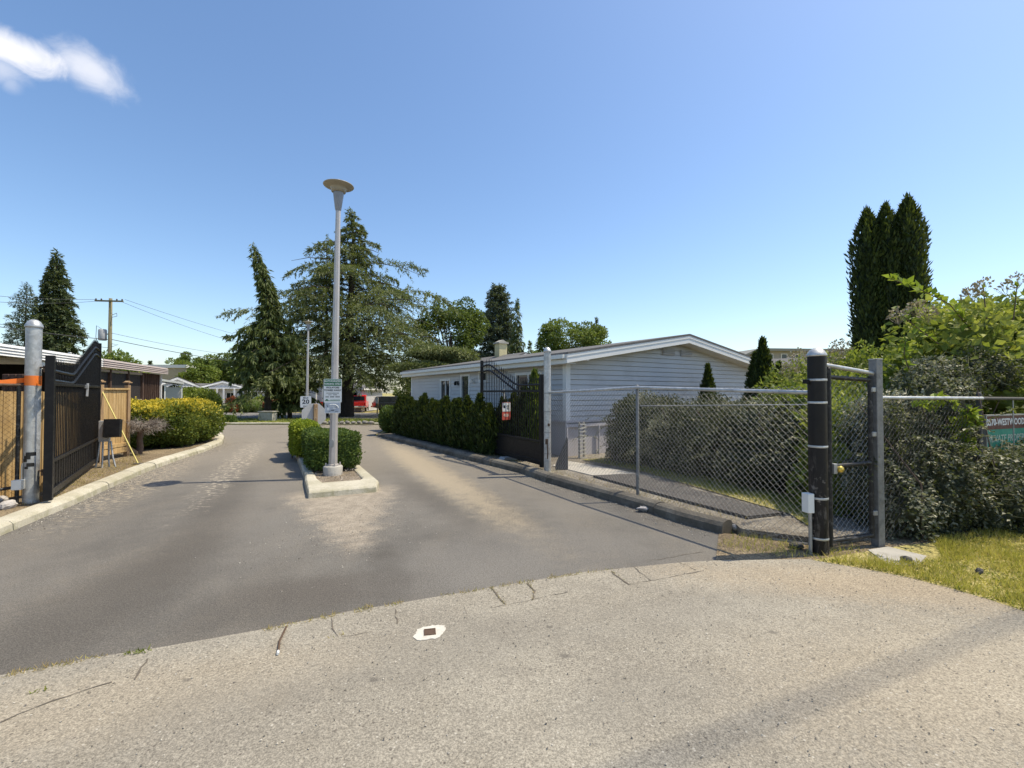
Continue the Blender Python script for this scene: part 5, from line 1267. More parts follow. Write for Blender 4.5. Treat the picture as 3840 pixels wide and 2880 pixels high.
conifer('weeping_cedar', 'narrow drooping conifer leaning on the tall dark conifer, by cream chimney', gbase(1940, 50), 12.3, 1.9, 17, F['weep'], z0=.1, nbr=150, shape=lambda t: .8*(1-t)**.6*(1.2 if t < .35 else .7), rise=.35, droop=.4, sl=.6, sw=.14, dens=30, hang=1.3, side=.5, tr=.16)
conifer('spruce_tree', 'sparse little spruce tip beside the round maple above grey roof', gbase(2238, 47), 9.7, 3.2, 18, F['spruce'], z0=.2, nbr=90, shape=lambda t: (1-t)**1.5*1.1, rise=.0, droop=.1, sl=.45, sw=.14, dens=22, hang=.3, tr=.13)
conifer('spruce_tree', 'tiny conical tree just past the cream chimney', gbase(1988, 36), 5.8, 1.0, 19, F['weep'], z0=.2, nbr=80, sl=.4, sw=.12, dens=34, hang=.9, tr=.08)
conifer('spruce_tree', 'small dark spruce peeping over the tan hall', gbase(562, 82), 8.2, 2.3, 20, F['spruce'], z0=.1, nbr=110, sl=.7, sw=.25, dens=15, tr=.15)
conifer('spruce_tree', 'faint smaller spruce beside the one over tan hall', gbase(536, 86), 6.6, 1.9, 21, F['spruce'], z0=.1, nbr=70, sl=.7, sw=.25, dens=15, tr=.12)
# flat clipped cedar boughs over the far corner of the mobile home
g0 = gbase(1640, 25)
t = thing('low_cedar', 'flat layered golden green conifer shelves over the far roof corner', 'tree', (g0[0]-1.5, 25, 0))
L = Leaves(); blobs(L, [((at(1630, 1330, 25).x, 25, at(1630, 1322, 25).z), (1.45, 1.0, .30), 2, 0), ((at(1580, 1380, 24.6).x, 24.6, at(1580, 1376, 24.6).z), (1.5, 1.0, .22), 2, 0), ((at(1720, 1330, 25.5).x, 25.5, at(1720, 1345, 25.5).z), (1.1, .9, .5), 2, 0)], 51, (.17, .06), 2.6, .12, .3, up=-.2, core=.7)
L.build('crown', F['cedar'], t)
MB().tube([(0, 0, -.1), (.1, 0, 1.5), (.9, 0, 3.3)], [.16, .13, .06], 8).build('trunk', M['barkdark'], t)

# ------------------------------------------------------------------ broadleaf trees
def broadleaf(name, label, base, zc, rx, rz, seed, mat, ncl=60, clr=.34, leaf=(.22, .145), per=190, group=None, tr=.2, flat=.0):
    t = thing(name, label, 'tree', base, 0, group); g = np.random.default_rng(seed); L = Leaves(); b = np.array(base); c = b+np.array([0, 0, zc])
    d = nrm(g.normal(size=(ncl, 3))); rr = (.52+.45*g.random(ncl)**.5); C = c+d*rr[:, None]*np.array([rx, rx, rz])*lump(d, seed, .09)[:, None]
    for i in range(ncl):
        r = clr*rx*g.uniform(.6, 1.15); n = int(1.6*per*(r/(clr*rx))**2)
        dd = nrm(g.normal(size=(n, 3))+d[i]*.55); P = C[i]+dd*(r*g.uniform(.55, 1.08, n))[:, None]*np.array([1, 1, .72])
        D = dd*.6+g.normal(size=(n, 3))*.6; D[:, 2] -= .15; Nn = dd*.7+np.array([0, 0, .6])+g.normal(size=(n, 3))*.45
        L.cards(P, D, Nn, leaf[0]*g.uniform(.7, 1.25, n), leaf[1]*g.uniform(.7, 1.25, n), .46+.2*g.normal(size=n)+.42*(g.random()-.5), .15)
    L.build('crown', mat, t)
    mb = MB().tube([(0, 0, -.3), (.05, 0, zc*.5), (0, 0, zc+rz*.2)], [tr*1.3, tr, tr*.4], 8)
    for i in range(0, ncl, 2): mb.tube([(0, 0, zc*.55+.3*rz*(g.random()-.5)), tuple((C[i]-b)*.5+np.array([0, 0, zc*.3])), tuple(C[i]-b)], [tr*.4, tr*.25, .02], 5, False)
    mb.build('trunk', M['bark'], t); return t
q = gbase(1690, 40); broadleaf('maple_tree', 'dark round maple between the big cedar and tall conifer', q, 6.5, 2.95, 3.5, 22, F['maple'], 90, .30)
q = gbase(2135, 42); broadleaf('maple_tree', 'lighter domed maple over the ridge of the grey home', q, 6.0, 3.1, 2.7, 23, F['maple2'], 90, .28)
q = gbase(2040, 40); broadleaf('maple_tree', 'low shoulder of pale foliage at the foot of domed maple', q, 4.3, 1.2, 1.7, 24, F['maple2'], 26, .45)
for i, (u, Y, zc, rx, rz, k, lb_) in enumerate(((665, 70, 4.6, 2.4, 3.2, 'maple2', 'feathery tree peeping over the plain white gable'), (715, 74, 5.2, 2.0, 4.0, 'maple', 'taller pointed tree behind the plain white gable'), (790, 76, 4.9, 2.8, 3.2, 'maple2', 'rounded grey green tree above the long dark roof'), (868, 72, 5.0, 2.7, 3.2, 'maple', 'rounded tree above the porch gable, next to weeping cedar'), (750, 66, 3.7, 2.6, 2.4, 'maple2', 'bright low tree just over the dark roof ridge'), (930, 70, 4.6, 2.6, 3.0, 'maple', 'tree showing through the outer boughs of weeping cedar'))):
    broadleaf('garden_tree', lb_, gbase(u, Y), zc, rx, rz, 60+i, F[k], 40, .34, (.34, .22), 120, 'garden trees behind the bungalows')
q = gbase(418, 24); broadleaf('garden_tree', 'yellow green shrub tree at the foot of the utility pole', (q[0], 24, 0), 2.0, 1.3, 1.55, 70, F['maple2'], 30, .4, (.22, .09), 120)
q = gbase(330, 30); broadleaf('garden_tree', 'low mixed greenery under the tall spruce along carport roof', (q[0], 30, 0), 1.9, 2.9, 1.75, 71, F['maple'], 40, .3, (.24, .12), 130)
q = gbase(1560, 52); broadleaf('garden_tree', 'pale thin tree between big cedar and the maple', (q[0], 52, gz(52)), 2.6, 2.2, 2.3, 72, F['maple2'], 30, .34, (.3, .16), 90)
# shrubs in front of the bungalows
for i, (u, Y, zc, rx, rz, lb_) in enumerate(((660, 33, .98, 1.15, 1.05, 'round green shrub nearest the lean-to by the plain gable'), (715, 34, 1.0, 1.2, 1.1, 'round green shrub in the middle of three by bungalows'), (766, 33, .95, 1.0, 1.05, 'round green shrub nearest the porch columns'))):
    q = gbase(u, Y); bush('garden_shrub', lb_, 'shrub', q, [((q[0], Y, q[2]+zc), (rx, rx, rz), 2, 0)], 80+i, F['gard'], 'round shrubs before the bungalows', leaf=(.17, .10), cover=2.2, amt=.14, depth=.25)

# ------------------------------------------------------------------ garden bed across the street
bed = [(808, 34, .35, .35, 'pink', 'bright pink bush at the porch railing'), (838, 30, .45, .3, 'flowers', 'pale flowering clump beside pink bush'), (875, 31, .35, .35, 'red', 'small dark red shrub past the yellow hedge end'), (872, 38, .4, .75, 'red', 'wine red shrub by the porch corner'), (905, 33, .45, .55, 'flowers', 'cream flowering clump in the street bed'), (936, 32, .45, .4, 'box', 'fresh green mound in the street bed'), (968, 33, .6, .55, 'flowers', 'spotted flowering clump behind utility box'), (985, 36, .7, .7, 'lime', 'lime green mound by the weeping cedar trunk'), (1020, 33, .45, .35, 'flowers', 'low flowering clump right by the weeping cedar trunk'), (1065, 37, .5, .3, 'lime', 'low lime edging below the red weeping maple'), (1090, 40, .9, 1.1, 'box', 'upright hedge clump before the pale garage door'), (885, 36, .5, .45, 'lime', 'lime mound between the red shrubs'), (923, 37, .6, .8, 'flowers', 'taller pale clump at the back of street bed')]
for i, (u, Y, rx, rz, k, lb_) in enumerate(bed):
    rx *= 1.3; rz *= 1.3; q = gbase(u, 46.4+(Y-30)*.35); bush('bed_plant', lb_, 'plant', q, [((q[0], q[1], q[2]+rz*.8), (rx*1.25, rx, rz), 2, 0)], 100+i, F[k], 'plants in the street bed', stems=1, leaf=(.10, .065), cover=2.0, amt=.18, depth=.3)
q = gbase(1050, 47); bush('weeping_maple', 'low red mushroom shaped maple by the garage house', 'shrub', q, [((q[0], 47, q[2]+.72), (1.6, 1.2, .40), 2, 0), ((q[0]+.2, 47, q[2]+1.0), (1.0, .8, .25), 2, 0)], 120, F['red'], leaf=(.14, .07), cover=2.4, hang=.6, amt=.12)
q = gbase(880, 25); bush('low_hedge', 'low clipped hedge on the lawn strip by the utility box', 'hedge', (q[0], 23.9, 0), [((q[0]+.2, 23.9, .16), (.50, .3, .22), 4, 0)], 121, F['box'], leaf=(.07, .045), cover=2.0, stems=0)

# ------------------------------------------------------------------ hedges by the lanes
hz = .10
b0 = (-9.75, 12.7, hz)
hedge = [((-9.72, 12.75, .72), (.95, .9, .60), 3.2, R(20)), ((-9.95, 13.7, .74), (1.0, 1.0, .60), 3.2, R(25)), ((-10.75, 14.75, .72), (1.0, 1.0, .60), 3.2, R(30)), ((-11.0, 13.0, .76), (1.0, 1.2, .60), 3.2, R(20)), ((-11.9, 13.6, .74), (1.0, 1.2, .60), 3.2, R(20)), ((-10.25, 11.9, .74), (.8, .7, .60), 3.2, R(20)), ((-9.70, 11.9, 1.0), (.72, .62, .33), 2.8, 0)]
t = thing('golden_hedge', 'broad golden yellow hedge rounding the bend beside the near lane', 'hedge', b0)
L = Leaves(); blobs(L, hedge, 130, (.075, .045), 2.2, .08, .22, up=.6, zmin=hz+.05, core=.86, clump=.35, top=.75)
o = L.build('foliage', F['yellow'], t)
mb = MB(); rg = random.Random(4)
for k in range(14):
    x, y = rg.uniform(-.6, .5), rg.uniform(-1, 1.6); mb.tube([(x, y, -.05), (x+rg.uniform(-.1, .1), y, .25), (x+rg.uniform(-.2, .2), y+rg.uniform(-.2, .2), .6)], [.03, .025, .015], 5)
mb.build('stems', M['bark'], t)
# gnarled bare shrub at its near end
q = gp(516, 1702, hz); top = at(532, 1580, 10.95)
t = thing('gnarled_shrub', 'half dead shrub with leaning bare trunk and grey twig dome', 'shrub', q)
d0 = top-q; mb = MB().tube([(0, 0, -.05), (.06, 0, .15), tuple(d0*.45), tuple(d0*.75), tuple(d0*.95)], [.085, .07, .062, .05, .025], 9); rg = random.Random(8)
for k in range(9):
    a = rg.uniform(0, 6.28); mb.tube([tuple(d0*.6), tuple(d0*.85+Vector((.15*math.cos(a), .1*math.sin(a), .02))), tuple(d0+Vector((.34*math.cos(a), .3*math.sin(a), rg.uniform(-.1, .1))))], [.03, .02, .006], 5)
mb.build('trunk', M['bark'], t)
L = Leaves(); g = np.random.default_rng(6); q0 = np.array(q+d0*.8); mb = MB()
for k in range(26):
    a = k*2.39996; ln = g.uniform(.28, .55); e_ = np.array([math.cos(a), math.sin(a)*.8, 0])*ln*np.array([1.05, .8, 1]); rz_ = g.uniform(.06, .30); dp_ = g.uniform(.05, .32)
    cv_ = lambda w: q0+e_*w+np.array([0, 0, rz_*w-dp_*w*w])
    mb.tube([tuple(cv_(w)-np.array(q)) for w in (0, .35, .7, 1)], [.017, .012, .008, .003], 4, False)
    n = 130; w = g.uniform(.25, 1.05, n); P = np.stack([cv_(x) for x in w])+g.normal(size=(n, 3))*.035; D = nrm(e_[None]+np.zeros((n, 3)))*.7+g.normal(size=(n, 3))*.7; D[:, 2] -= .15
    L.cards(P, D, g.normal(size=(n, 3)), g.uniform(.06, .17, n), .0055, .5+.25*g.normal(size=n))
mb.build('limbs', M['bark'], t); L.build('twigs', F['twigs'], t)

# island hedge: clipped box, with a lime privet behind
t = thing('island_hedge', 'clipped dark green box hedge around foot of near lamp post', 'hedge', (-3.75, 9.3, .1))
L = Leaves(); blobs(L, [((-3.56, 9.08, .45), (.45, .42, .34), 7, AC), ((-4.03, 10.0, .44), (.45, .72, .34), 5, AC-R(2))], 140, (.045, .030), 2.3, .06, .16, up=.3, zmin=.14, core=.86, clump=.3)
L.build('foliage', F['box'], t); mb = MB(); rg = random.Random(3)
for k in range(10): x, y = rg.uniform(-.3, .4), rg.uniform(-.4, .7); mb.tube([(x, y, -.05), (x, y, .4)], .02, 5)
mb.build('stems', M['bark'], t)
t = thing('island_hedge', 'taller lime green hedge behind the box hedge by stop sign', 'hedge', (-5.1, 11.3, .08))
L = Leaves(); blobs(L, [((-4.98, 10.9, .50), (.27, .55, .41), 4.2, AC), ((-5.35, 11.8, .47), (.30, .5, .38), 4.2, AC)], 141, (.05, .034), 2.2, .04, .14, up=.4, zmin=.14, core=.87, clump=.2)
L.build('foliage', F['lime'], t); mb = MB()
for k in range(8): x, y = rg.uniform(-.3, .3), rg.uniform(-.5, .5); mb.tube([(x, y, -.05), (x, y, .4)], .02, 5)
mb.build('stems', M['bark'], t)
q = (-4.62, 17.25, .085); bush('round_shrub', 'dark rounded shrub ending the cedar row beside far lane', 'shrub', q, [((-4.62, 17.25, .60), (.34, .45, .50), 2.6, 0)], 142, F['box'], leaf=(.06, .04), cover=2.2, amt=.07)

# emerald cedars: rounded spires of upright sprays
def spire(name, label, base, H, r, seed, mat, group=None, leaf=(.13, .05), cover=2.6, prof=None, tops=1):
    t = thing(name, label, 'tree', base, 0, group); g = np.random.default_rng(seed); L = Leaves(); b = np.array(base)
    pf = prof or (lambda q: np.where(q < .45, .85+.15*np.sin(q/.45*np.pi/2), np.clip(1-((q-.45)/.55)**1.25, 0, 1)))
    n = int(2*np.pi*r*H*.8*cover/(leaf[0]*leaf[1]*.5)); q = g.random(n); a = g.uniform(0, 2*np.pi, n)
    d = np.stack([np.cos(a), np.sin(a), np.zeros(n)], 1); k = 1+.12*np.sin(a*3+q*9+seed)+.08*np.sin(a*7-q*23)+.10*g.normal(size=n)
    P = b+d*(r*pf(q)*k*(1-.25*g.random(n)**2))[:, None]; P[:, 2] += q*H*.97+.03
    D = d*.38+g.normal(size=(n, 3))*.26; D[:, 2] += .9; Nn = d+g.normal(size=(n, 3))*.6
    L.cards(P, D, Nn, leaf[0]*g.uniform(.7, 1.3, n), leaf[1]*g.uniform(.7, 1.3, n), .38+.2*g.normal(size=n)+.14*np.sin(a*5+q*14), .1)
    m = 40; P = b+np.stack([g.normal(size=m)*.02*r/.25, g.normal(size=m)*.02*r/.25, H*(.93+.06*g.random(m))], 1); D = g.normal(size=(m, 3))*.22; D[:, 2] += 1
    L.cards(P, D, g.normal(size=(m, 3)), leaf[0]*1.1, leaf[1]*.8, .5+.2*g.normal(size=m))
    dd, Fc = icoverts(14, 14); qq = (np.arange(14)/13)[:, None]; ring = np.linspace(0, 2*np.pi, 14, endpoint=False)[None]
    rad = r*.74*pf(qq*.96)+.004; V = np.stack([rad*np.cos(ring), rad*np.sin(ring), np.broadcast_to(qq*H*.92+.02, (14, 14))], -1).reshape(-1, 3)+b
    L.raw(V, np.array([(j*14+i, j*14+(i+1) % 14, (j+1)*14+(i+1) % 14, (j+1)*14+i) for j in range(13) for i in range(14)]), .12)
    L.build('crown', mat, t); MB().tube([(0, 0, -.1), (0, 0, H*.5)], [r*.18, r*.1], 7).build('trunk', M['bark'], t); return t
ordn = ['first', 'second', 'third', 'fourth', 'fifth', 'sixth', 'seventh', 'eighth', 'ninth', 'tenth', 'eleventh', 'twelfth', 'thirteenth', 'fourteenth', 'fifteenth', 'sixteenth', 'seventeenth', 'eighteenth', 'nineteenth', 'twentieth']
A, B = gp(1820, 1706, .085), gp(1490, 1630, .085); off = CV*.12; rg = random.Random(9); nC = 17
for i in range(nC):
    f = i/(nC-1); p = A.lerp(B, f)+off+Vector((rg.uniform(-.05, .05), rg.uniform(-.05, .05), 0))
    spire('hedge_cedar', 'clipped emerald cedar, '+ordn[i]+' of the row counting from the shaded gate', p, rg.uniform(1.14, 1.45), rg.uniform(.23, .28), 150+i, F['thuja'], 'emerald cedars along the far lane', (.12, .045))
e3 = (A-B).normalized()
for i, (s, h, r) in enumerate(((.25, 1.35, .26), (.60, 1.45, .26), (.95, 1.60, .26), (1.24, 2.0, .25))):
    p = A+e3*s+CV*(.30+.22*s)
    spire('gate_cedar', ['lower emerald cedar seen through free end of shaded gate', 'emerald cedar behind the middle of the shaded gate', 'taller emerald cedar behind shaded gate, next to the tallest', 'tallest bright topped emerald cedar behind the shaded gate'][i], p, h, r, 180+i, F['thuja'] if i < 3 else F['maple'], 'cedars behind the shaded gate', (.11, .045))
# pointed cedars by the house and beyond the mesh
q = at(2655, 1500, 12.4); spire('pointed_cedar', 'slim young cedar standing alone against the grey gable wall', (q.x, 12.4, .08), 2.27, .24, 190, F['thuja'], None, (.11, .045))
q = at(2862, 1500, 11.6); spire('pointed_cedar', 'twin topped tall cedar just past the gable end', (q.x, 11.6, .08), 2.9, .34, 191, F['thuja'], None, (.12, .045))
q = at(2835, 1500, 11.9); spire('pointed_cedar', 'shorter stem fused to the twin topped tall cedar', (q.x, 11.9, .08), 2.55, .30, 193, F['thuja'], None, (.12, .045))
q = at(2922, 1500, 11.3); spire('pointed_cedar', 'small pointed cedar between twin topped cedar and banded post', (q.x, 11.3, .08), 2.25, .26, 192, F['thuja'], None, (.11, .045))
# three tall columns
cf = lambda q: np.where(q < .78, .86+.14*np.sin(q*3.4), np.clip(1-((q-.78)/.22)**2.1, 0, 1)*.96+.02)
for i, (u, Y, v, r, lb_) in enumerate(((3250, 14.2, 786, .41, 'shortest of three tall dark cypress columns, on the house side'), (3320, 14.0, 768, .40, 'middle one of three tall dark cypress columns'), (3402, 13.8, 738, .44, 'highest of three tall dark cypress columns, on the bramble side'))):
    q = at(u, v, Y); spire('cypress_column', lb_, (q.x, Y, .08), q.z, r, 200+i, F['thuja'], 'tall cypress columns', (.17, .06), 2.4, cf)

def arches(L, lines, m, seed, out, spread, leaf=(.045, .028)):
    """long arching shoots set with small leaves, springing from along a line and falling outwards"""
    g = np.random.default_rng(seed); out = np.array([out[0], out[1], 0.0])
    for a, b in lines:
        f = g.random(m); O = np.array(a)+(np.array(b)-np.array(a))*f[:, None]; O[:, :2] += g.normal(size=(m, 2))*.22; O[:, 2] += g.uniform(.1, .75, m)
        d = out*g.uniform(-.25, 1.0, m)[:, None]+g.normal(size=(m, 3))*spread; d[:, 2] = 0; ln = g.uniform(.45, 1.15, m); rise = g.uniform(.6, 1.35, m); dr = g.uniform(.55, 1.5, m)
        k = 34; s = np.tile(np.linspace(.15, 1, k), m); i = np.repeat(np.arange(m), k); s = s+g.normal(size=m*k)*.01
        P = O[i]+d[i]*(ln[i]*s)[:, None]*.75; P[:, 2] += rise[i]*s*.95-dr[i]*s*s*.85; P[:, 2] = np.maximum(P[:, 2], .06)
        T = d[i]*ln[i][:, None]*.75; T[:, 2] += rise[i]*.95-1.7*dr[i]*s; T = nrm(T)
        sd = nrm(np.cross(T, [0, 0, 1.0]))*np.where(np.tile(np.arange(k), m) % 2, 1, -1)[:, None]; D = T*.5+sd*.8+g.normal(size=(m*k, 3))*.3; Nn = np.array([0, 0, 1.0])+g.normal(size=(m*k, 3))*.5
        L.cards(P, D, Nn, leaf[0]*g.uniform(.7, 1.3, m*k), leaf[1]*g.uniform(.7, 1.3, m*k), .62+.18*g.normal(size=m*k)+.14*g.normal(size=m)[i])
        q = np.arange(0, m*k-1); q = q[(q+1) % k != 0]; E = P[q+1]-P[q]; L.cards(P[q], E, g.normal(size=(len(q), 3)), np.linalg.norm(E, axis=1)*1.05, .006, .35+.2*g.normal(size=len(q)), 0)

# ------------------------------------------------------------------ shrub mass behind the mesh fence
zb = .09
SH = CV*.30
bl = [((2.55, 9.65, .62), (.75, .7, .78), 2.4, 0), ((3.05, 8.95, .60), (.8, .8, .80), 2.4, 0), ((3.5, 8.2, .62), (.75, .8, .80), 2.4, 0), ((3.95, 7.45, .60), (.75, .8, .78), 2.4, 0), ((4.3, 6.75, .56), (.7, .7, .72), 2.4, 0), ((4.75, 7.6, .7), (.9, .8, .75), 2.4, 0), ((4.3, 8.7, .62), (.9, .9, .75), 2.4, 0), ((2.35, 9.95, 1.0), (.35, .35, .55), 2.2, 0), ((2.95, 9.3, 1.05), (.32, .35, .42), 2.2, 0), ((3.6, 8.5, 1.0), (.36, .4, .48), 2.2, 0), ((4.0, 7.9, .95), (.3, .4, .45), 2.2, 0), ((4.25, 7.1, .9), (.34, .4, .50), 2.2, 0), ((3.0, 8.7, .4), (.4, .5, .45), 2.2, 0), ((3.75, 7.4, .35), (.42, .5, .42), 2.2, 0)]
bl = [((c[0]+SH.x, c[1]+SH.y, c[2]), r, p, z) for c, r, p, z in bl]
t = thing('creeper_mass', 'long dusty mass of small leaved shrubs behind the wire mesh', 'shrubs', (3.4, 8.3, zb))
L = Leaves(); blobs(L, bl, 210, (.045, .030), 1.5, .19, .34, up=.35, zmin=zb, core=.80, clump=.5, top=.2); 
g = np.random.default_rng(77)
arches(L, [((2.2+SH.x+.1, 9.9, zb), (4.55+SH.x, 6.5, zb))], 420, 21, (-.84, -.54), .5)
n = 500; k = g.integers(0, len(bl), n); C = np.array([b[0] for b in bl])[k]; Rr = np.array([b[1] for b in bl])[k]; d = nrm(g.normal(size=(n, 3))); d[:, 2] = np.abs(d[:, 2])
L.cards(C+d*Rr*.95, d+g.normal(size=(n, 3))*.5, g.normal(size=(n, 3)), g.uniform(.1, .3, n), .008, .9*np.ones(n))
L.build('foliage', F['cot'], t); mb = MB(); rg = random.Random(5)
for k in range(24):
    c, r, p, z_ = bl[k % len(bl)]; x, y = c[0]-3.4+rg.uniform(-.4, .3), c[1]-8.3+rg.uniform(-.4, .4); mb.tube([(x, y, -.02), (x+rg.uniform(-.2, .2), y+rg.uniform(-.2, .2), .5), (x+rg.uniform(-.5, .3), y+rg.uniform(-.4, .2), 1.2)], [.022, .015, .006], 5)
mb.build('stems', M['bark'], t)
# bramble bank behind the walk gate
t = thing('bramble_bank', 'sunny bramble bank filling the gap behind walk gate and banded post', 'shrubs', (5.6, 8.2, zb))
L = Leaves(); blobs(L, [((5.9, 8.4, .95), (1.1, .9, 1.05), 2.2, 0), ((5.1, 7.2, .75), (.9, .8, .85), 2.2, 0), ((4.55, 6.05, .62), (.7, .7, .80), 2.2, 0), ((7.0, 9.5, 1.2), (1.3, 1, 1.2), 2.2, 0), ((7.4, 10.6, 1.1), (1.1, .9, 1.0), 2.2, 0)], 220, (.085, .06), 1.9, .18, .36, up=.3, zmin=zb, core=.78, clump=.5, top=.2)
L.build('foliage', F['bramble'], t); mb = MB()
for k in range(14): x, y = rg.uniform(-1, 1), rg.uniform(-2, 1.5); mb.tube([(x, y, 0), (x+.1, y, .7), (x+rg.uniform(-.4, .4), y+rg.uniform(-.4, .4), 1.5)], [.015, .012, .005], 5)
mb.build('canes', M['bark'], t)
def blossom(base_pts, seed, r, n, par):
    g = np.random.default_rng(seed)
    for p in base_pts:
        L = Leaves()
        d = nrm(g.normal(size=(n, 3))); d[:, 2] = np.abs(d[:, 2]); P = np.array(p)+d*(r*g.uniform(.5, 1, n))[:, None]*np.array([.8, .8, 1])
        L.cards(P, d+g.normal(size=(n, 3))*.4, g.normal(size=(n, 3)), .045, .035, .5+.25*g.normal(size=n))
        L.cards(np.repeat(np.array(p)[None]-[0, 0, r*.8], 18, 0), nrm(g.normal(size=(18, 3))*.5+[0, 0, .9]), g.normal(size=(18, 3)), r*1.6, .006, .3*np.ones(18))
        L.build('seed_head', F['spent'], par)
blossom([at(2995, 1350, 8.4), at(2960, 1400, 8.2), at(3150, 1315, 8.6), at(3135, 1345, 8.5), at(3080, 1372, 8.3)], 3, .22, 110, t)
# big bramble and dark creeper at the right
t = thing('bramble_thicket', 'big sunlit bramble thicket heaped over the fence by green board', 'shrubs', (7.2, 6.9, .05))
th = [((6.15, 6.7, 1.55), (.72, .7, .85), 2.2, 0), ((6.9, 6.9, 1.95), (.85, .8, .95), 2.2, 0), ((7.9, 7.2, 2.1), (1.1, .9, 1.05), 2.2, 0), ((9.0, 7.6, 2.2), (1.2, .9, 1.2), 2.2, 0), ((6.6, 7.2, .8), (1.2, .8, .9), 2.2, 0), ((8.2, 7.4, .9), (1.4, .8, 1.0), 2.2, 0)]
L = Leaves(); blobs(L, th, 230, (.115, .078), 1.8, .2, .38, up=.25, zmin=.05, core=.74, clump=.55, top=.2); L.build('foliage', F['bramble'], t)
mb = MB(); L = Leaves(); g = np.random.default_rng(5)
def cane(pts, nl, ll=.12, r=.008):
    P = [Vector(p) for p in pts]; mb.tube([tuple(p-Vector(t.location)) for p in P], [r, r*.8, r*.6, r*.35][:len(P)], 6)
    for i in range(nl):
        f = (i+.5)/nl*(len(P)-1); k = min(int(f), len(P)-2); p = P[k].lerp(P[k+1], f-k); tn = np.array((P[k+1]-P[k]).normalized())
        for q in range(3):
            d = tn*.5+g.normal(size=3)*.6+np.array([0, 0, .25])
            L.cards(np.array([p]), d[None], (np.array([0, 0, 1.0])+g.normal(size=3)*.35)[None], ll*g.uniform(.7, 1.2), ll*.62*g.uniform(.8, 1.2), np.array([.55+.3*g.normal()]))
cane([at(3640, 1235, 6.4), at(3560, 1140, 6.2), at(3450, 1085, 6.0), at(3330, 1042, 5.9)], 18, .13)
cane([at(3520, 1290, 6.4), at(3440, 1230, 6.2), at(3380, 1180, 6.1)], 7, .11)
cane([at(3420, 1420, 6.2), at(3390, 1330, 6.0), at(3395, 1280, 6.0)], 9, .11)
cane([at(3700, 1200, 6.4), at(3690, 1110, 6.4), at(3685, 1068, 6.4)], 3, .09); cane([at(3800, 1200, 6.4), at(3810, 1110, 6.4), at(3815, 1060, 6.4)], 3, .09)
mb.build('canes', M['bark'], t); L.build('cane_leaves', F['bright'], t)
blossom([at(3690, 1075, 6.4), at(3650, 1105, 6.4), at(3775, 1085, 6.5), at(3815, 1060, 6.4), at(3480, 1185, 6.2), at(3440, 1160, 6.2), at(3370, 1190, 6.1), at(3640, 1115, 6.4)], 9, .13, 46, t)
t = thing('creeper_mass', 'dark dusty creeper tumbling over the fence foot below green board', 'shrubs', (5.4, 5.6, .02))
iv = [((4.35, 5.28, .42), (.45, .42, .52), 2.2, 0), ((4.95, 5.40, .48), (.55, .48, .58), 2.2, 0), ((5.65, 5.52, .45), (.6, .5, .52), 2.2, 0), ((6.4, 5.62, .44), (.65, .5, .48), 2.2, 0), ((7.2, 5.9, .5), (.7, .5, .6), 2.2, 0), ((4.75, 5.75, 1.0), (.50, .35, .62), 2.2, 0), ((5.45, 5.95, 1.15), (.5, .35, .75), 2.2, 0), ((4.3, 5.45, .95), (.34, .3, .5), 2.2, 0), ((5.75, 6.25, 1.72), (.55, .4, .36), 2.2, 0), ((6.45, 6.35, 1.85), (.5, .4, .34), 2.2, 0)]
L = Leaves(); blobs(L, iv, 240, (.042, .028), 1.5, .2, .36, up=.05, zmin=.02, core=.76, clump=.6, hang=.15, top=.2)
arches(L, [((4.25, 5.5, .1), (5.35, 5.8, .1))], 210, 31, (.3, -.95), .5)
g = np.random.default_rng(8); n = 700; k = g.integers(0, len(iv), n); C = np.array([b[0] for b in iv])[k]; Rr = np.array([b[1] for b in iv])[k]; d = nrm(g.normal(size=(n, 3)))
P = C+d*Rr; kp = P[:, 2] > .05; L.cards(P[kp], (d+g.normal(size=(n, 3))*.7)[kp], g.normal(size=(kp.sum(), 3)), .18, .006, .95*np.ones(kp.sum()))
L.build('foliage', F['ivy'], t); mb = MB()
for kk in range(26):
    x = rg.uniform(-1.1, 1.9); y = .37*x+rg.uniform(-.4, .5); mb.tube([(x, y, 0), (x+rg.uniform(-.3, .3), y+rg.uniform(-.1, .3), .6), (x+rg.uniform(-.6, .6), y+rg.uniform(0, .4), rg.uniform(.9, 1.7))], [.014, .01, .004], 5)
mb.build('stems', M['bark'], t)
t = thing('vine_spray', 'bright yellow green leafy spray hanging beside the green board', 'plant', at(3640, 1600, 5.35)); mb = MB(); L = Leaves()
for p in (((3640, 1530), (3600, 1570), (3570, 1610)), ((3630, 1540), (3620, 1590), (3600, 1640)), ((3640, 1545), (3655, 1565), (3660, 1600)), ((3620, 1620), (3635, 1660), (3640, 1690)), ((3500, 1490), (3540, 1500), (3590, 1520)), ((3420, 1530), (3460, 1520), (3500, 1525))): cane([at(u, v, 5.35+.05*i) for i, (u, v) in enumerate(p)], 11, .105, .005)
mb.build('stems', M['bark'], t); L.build('leaves', F['bright'], t)

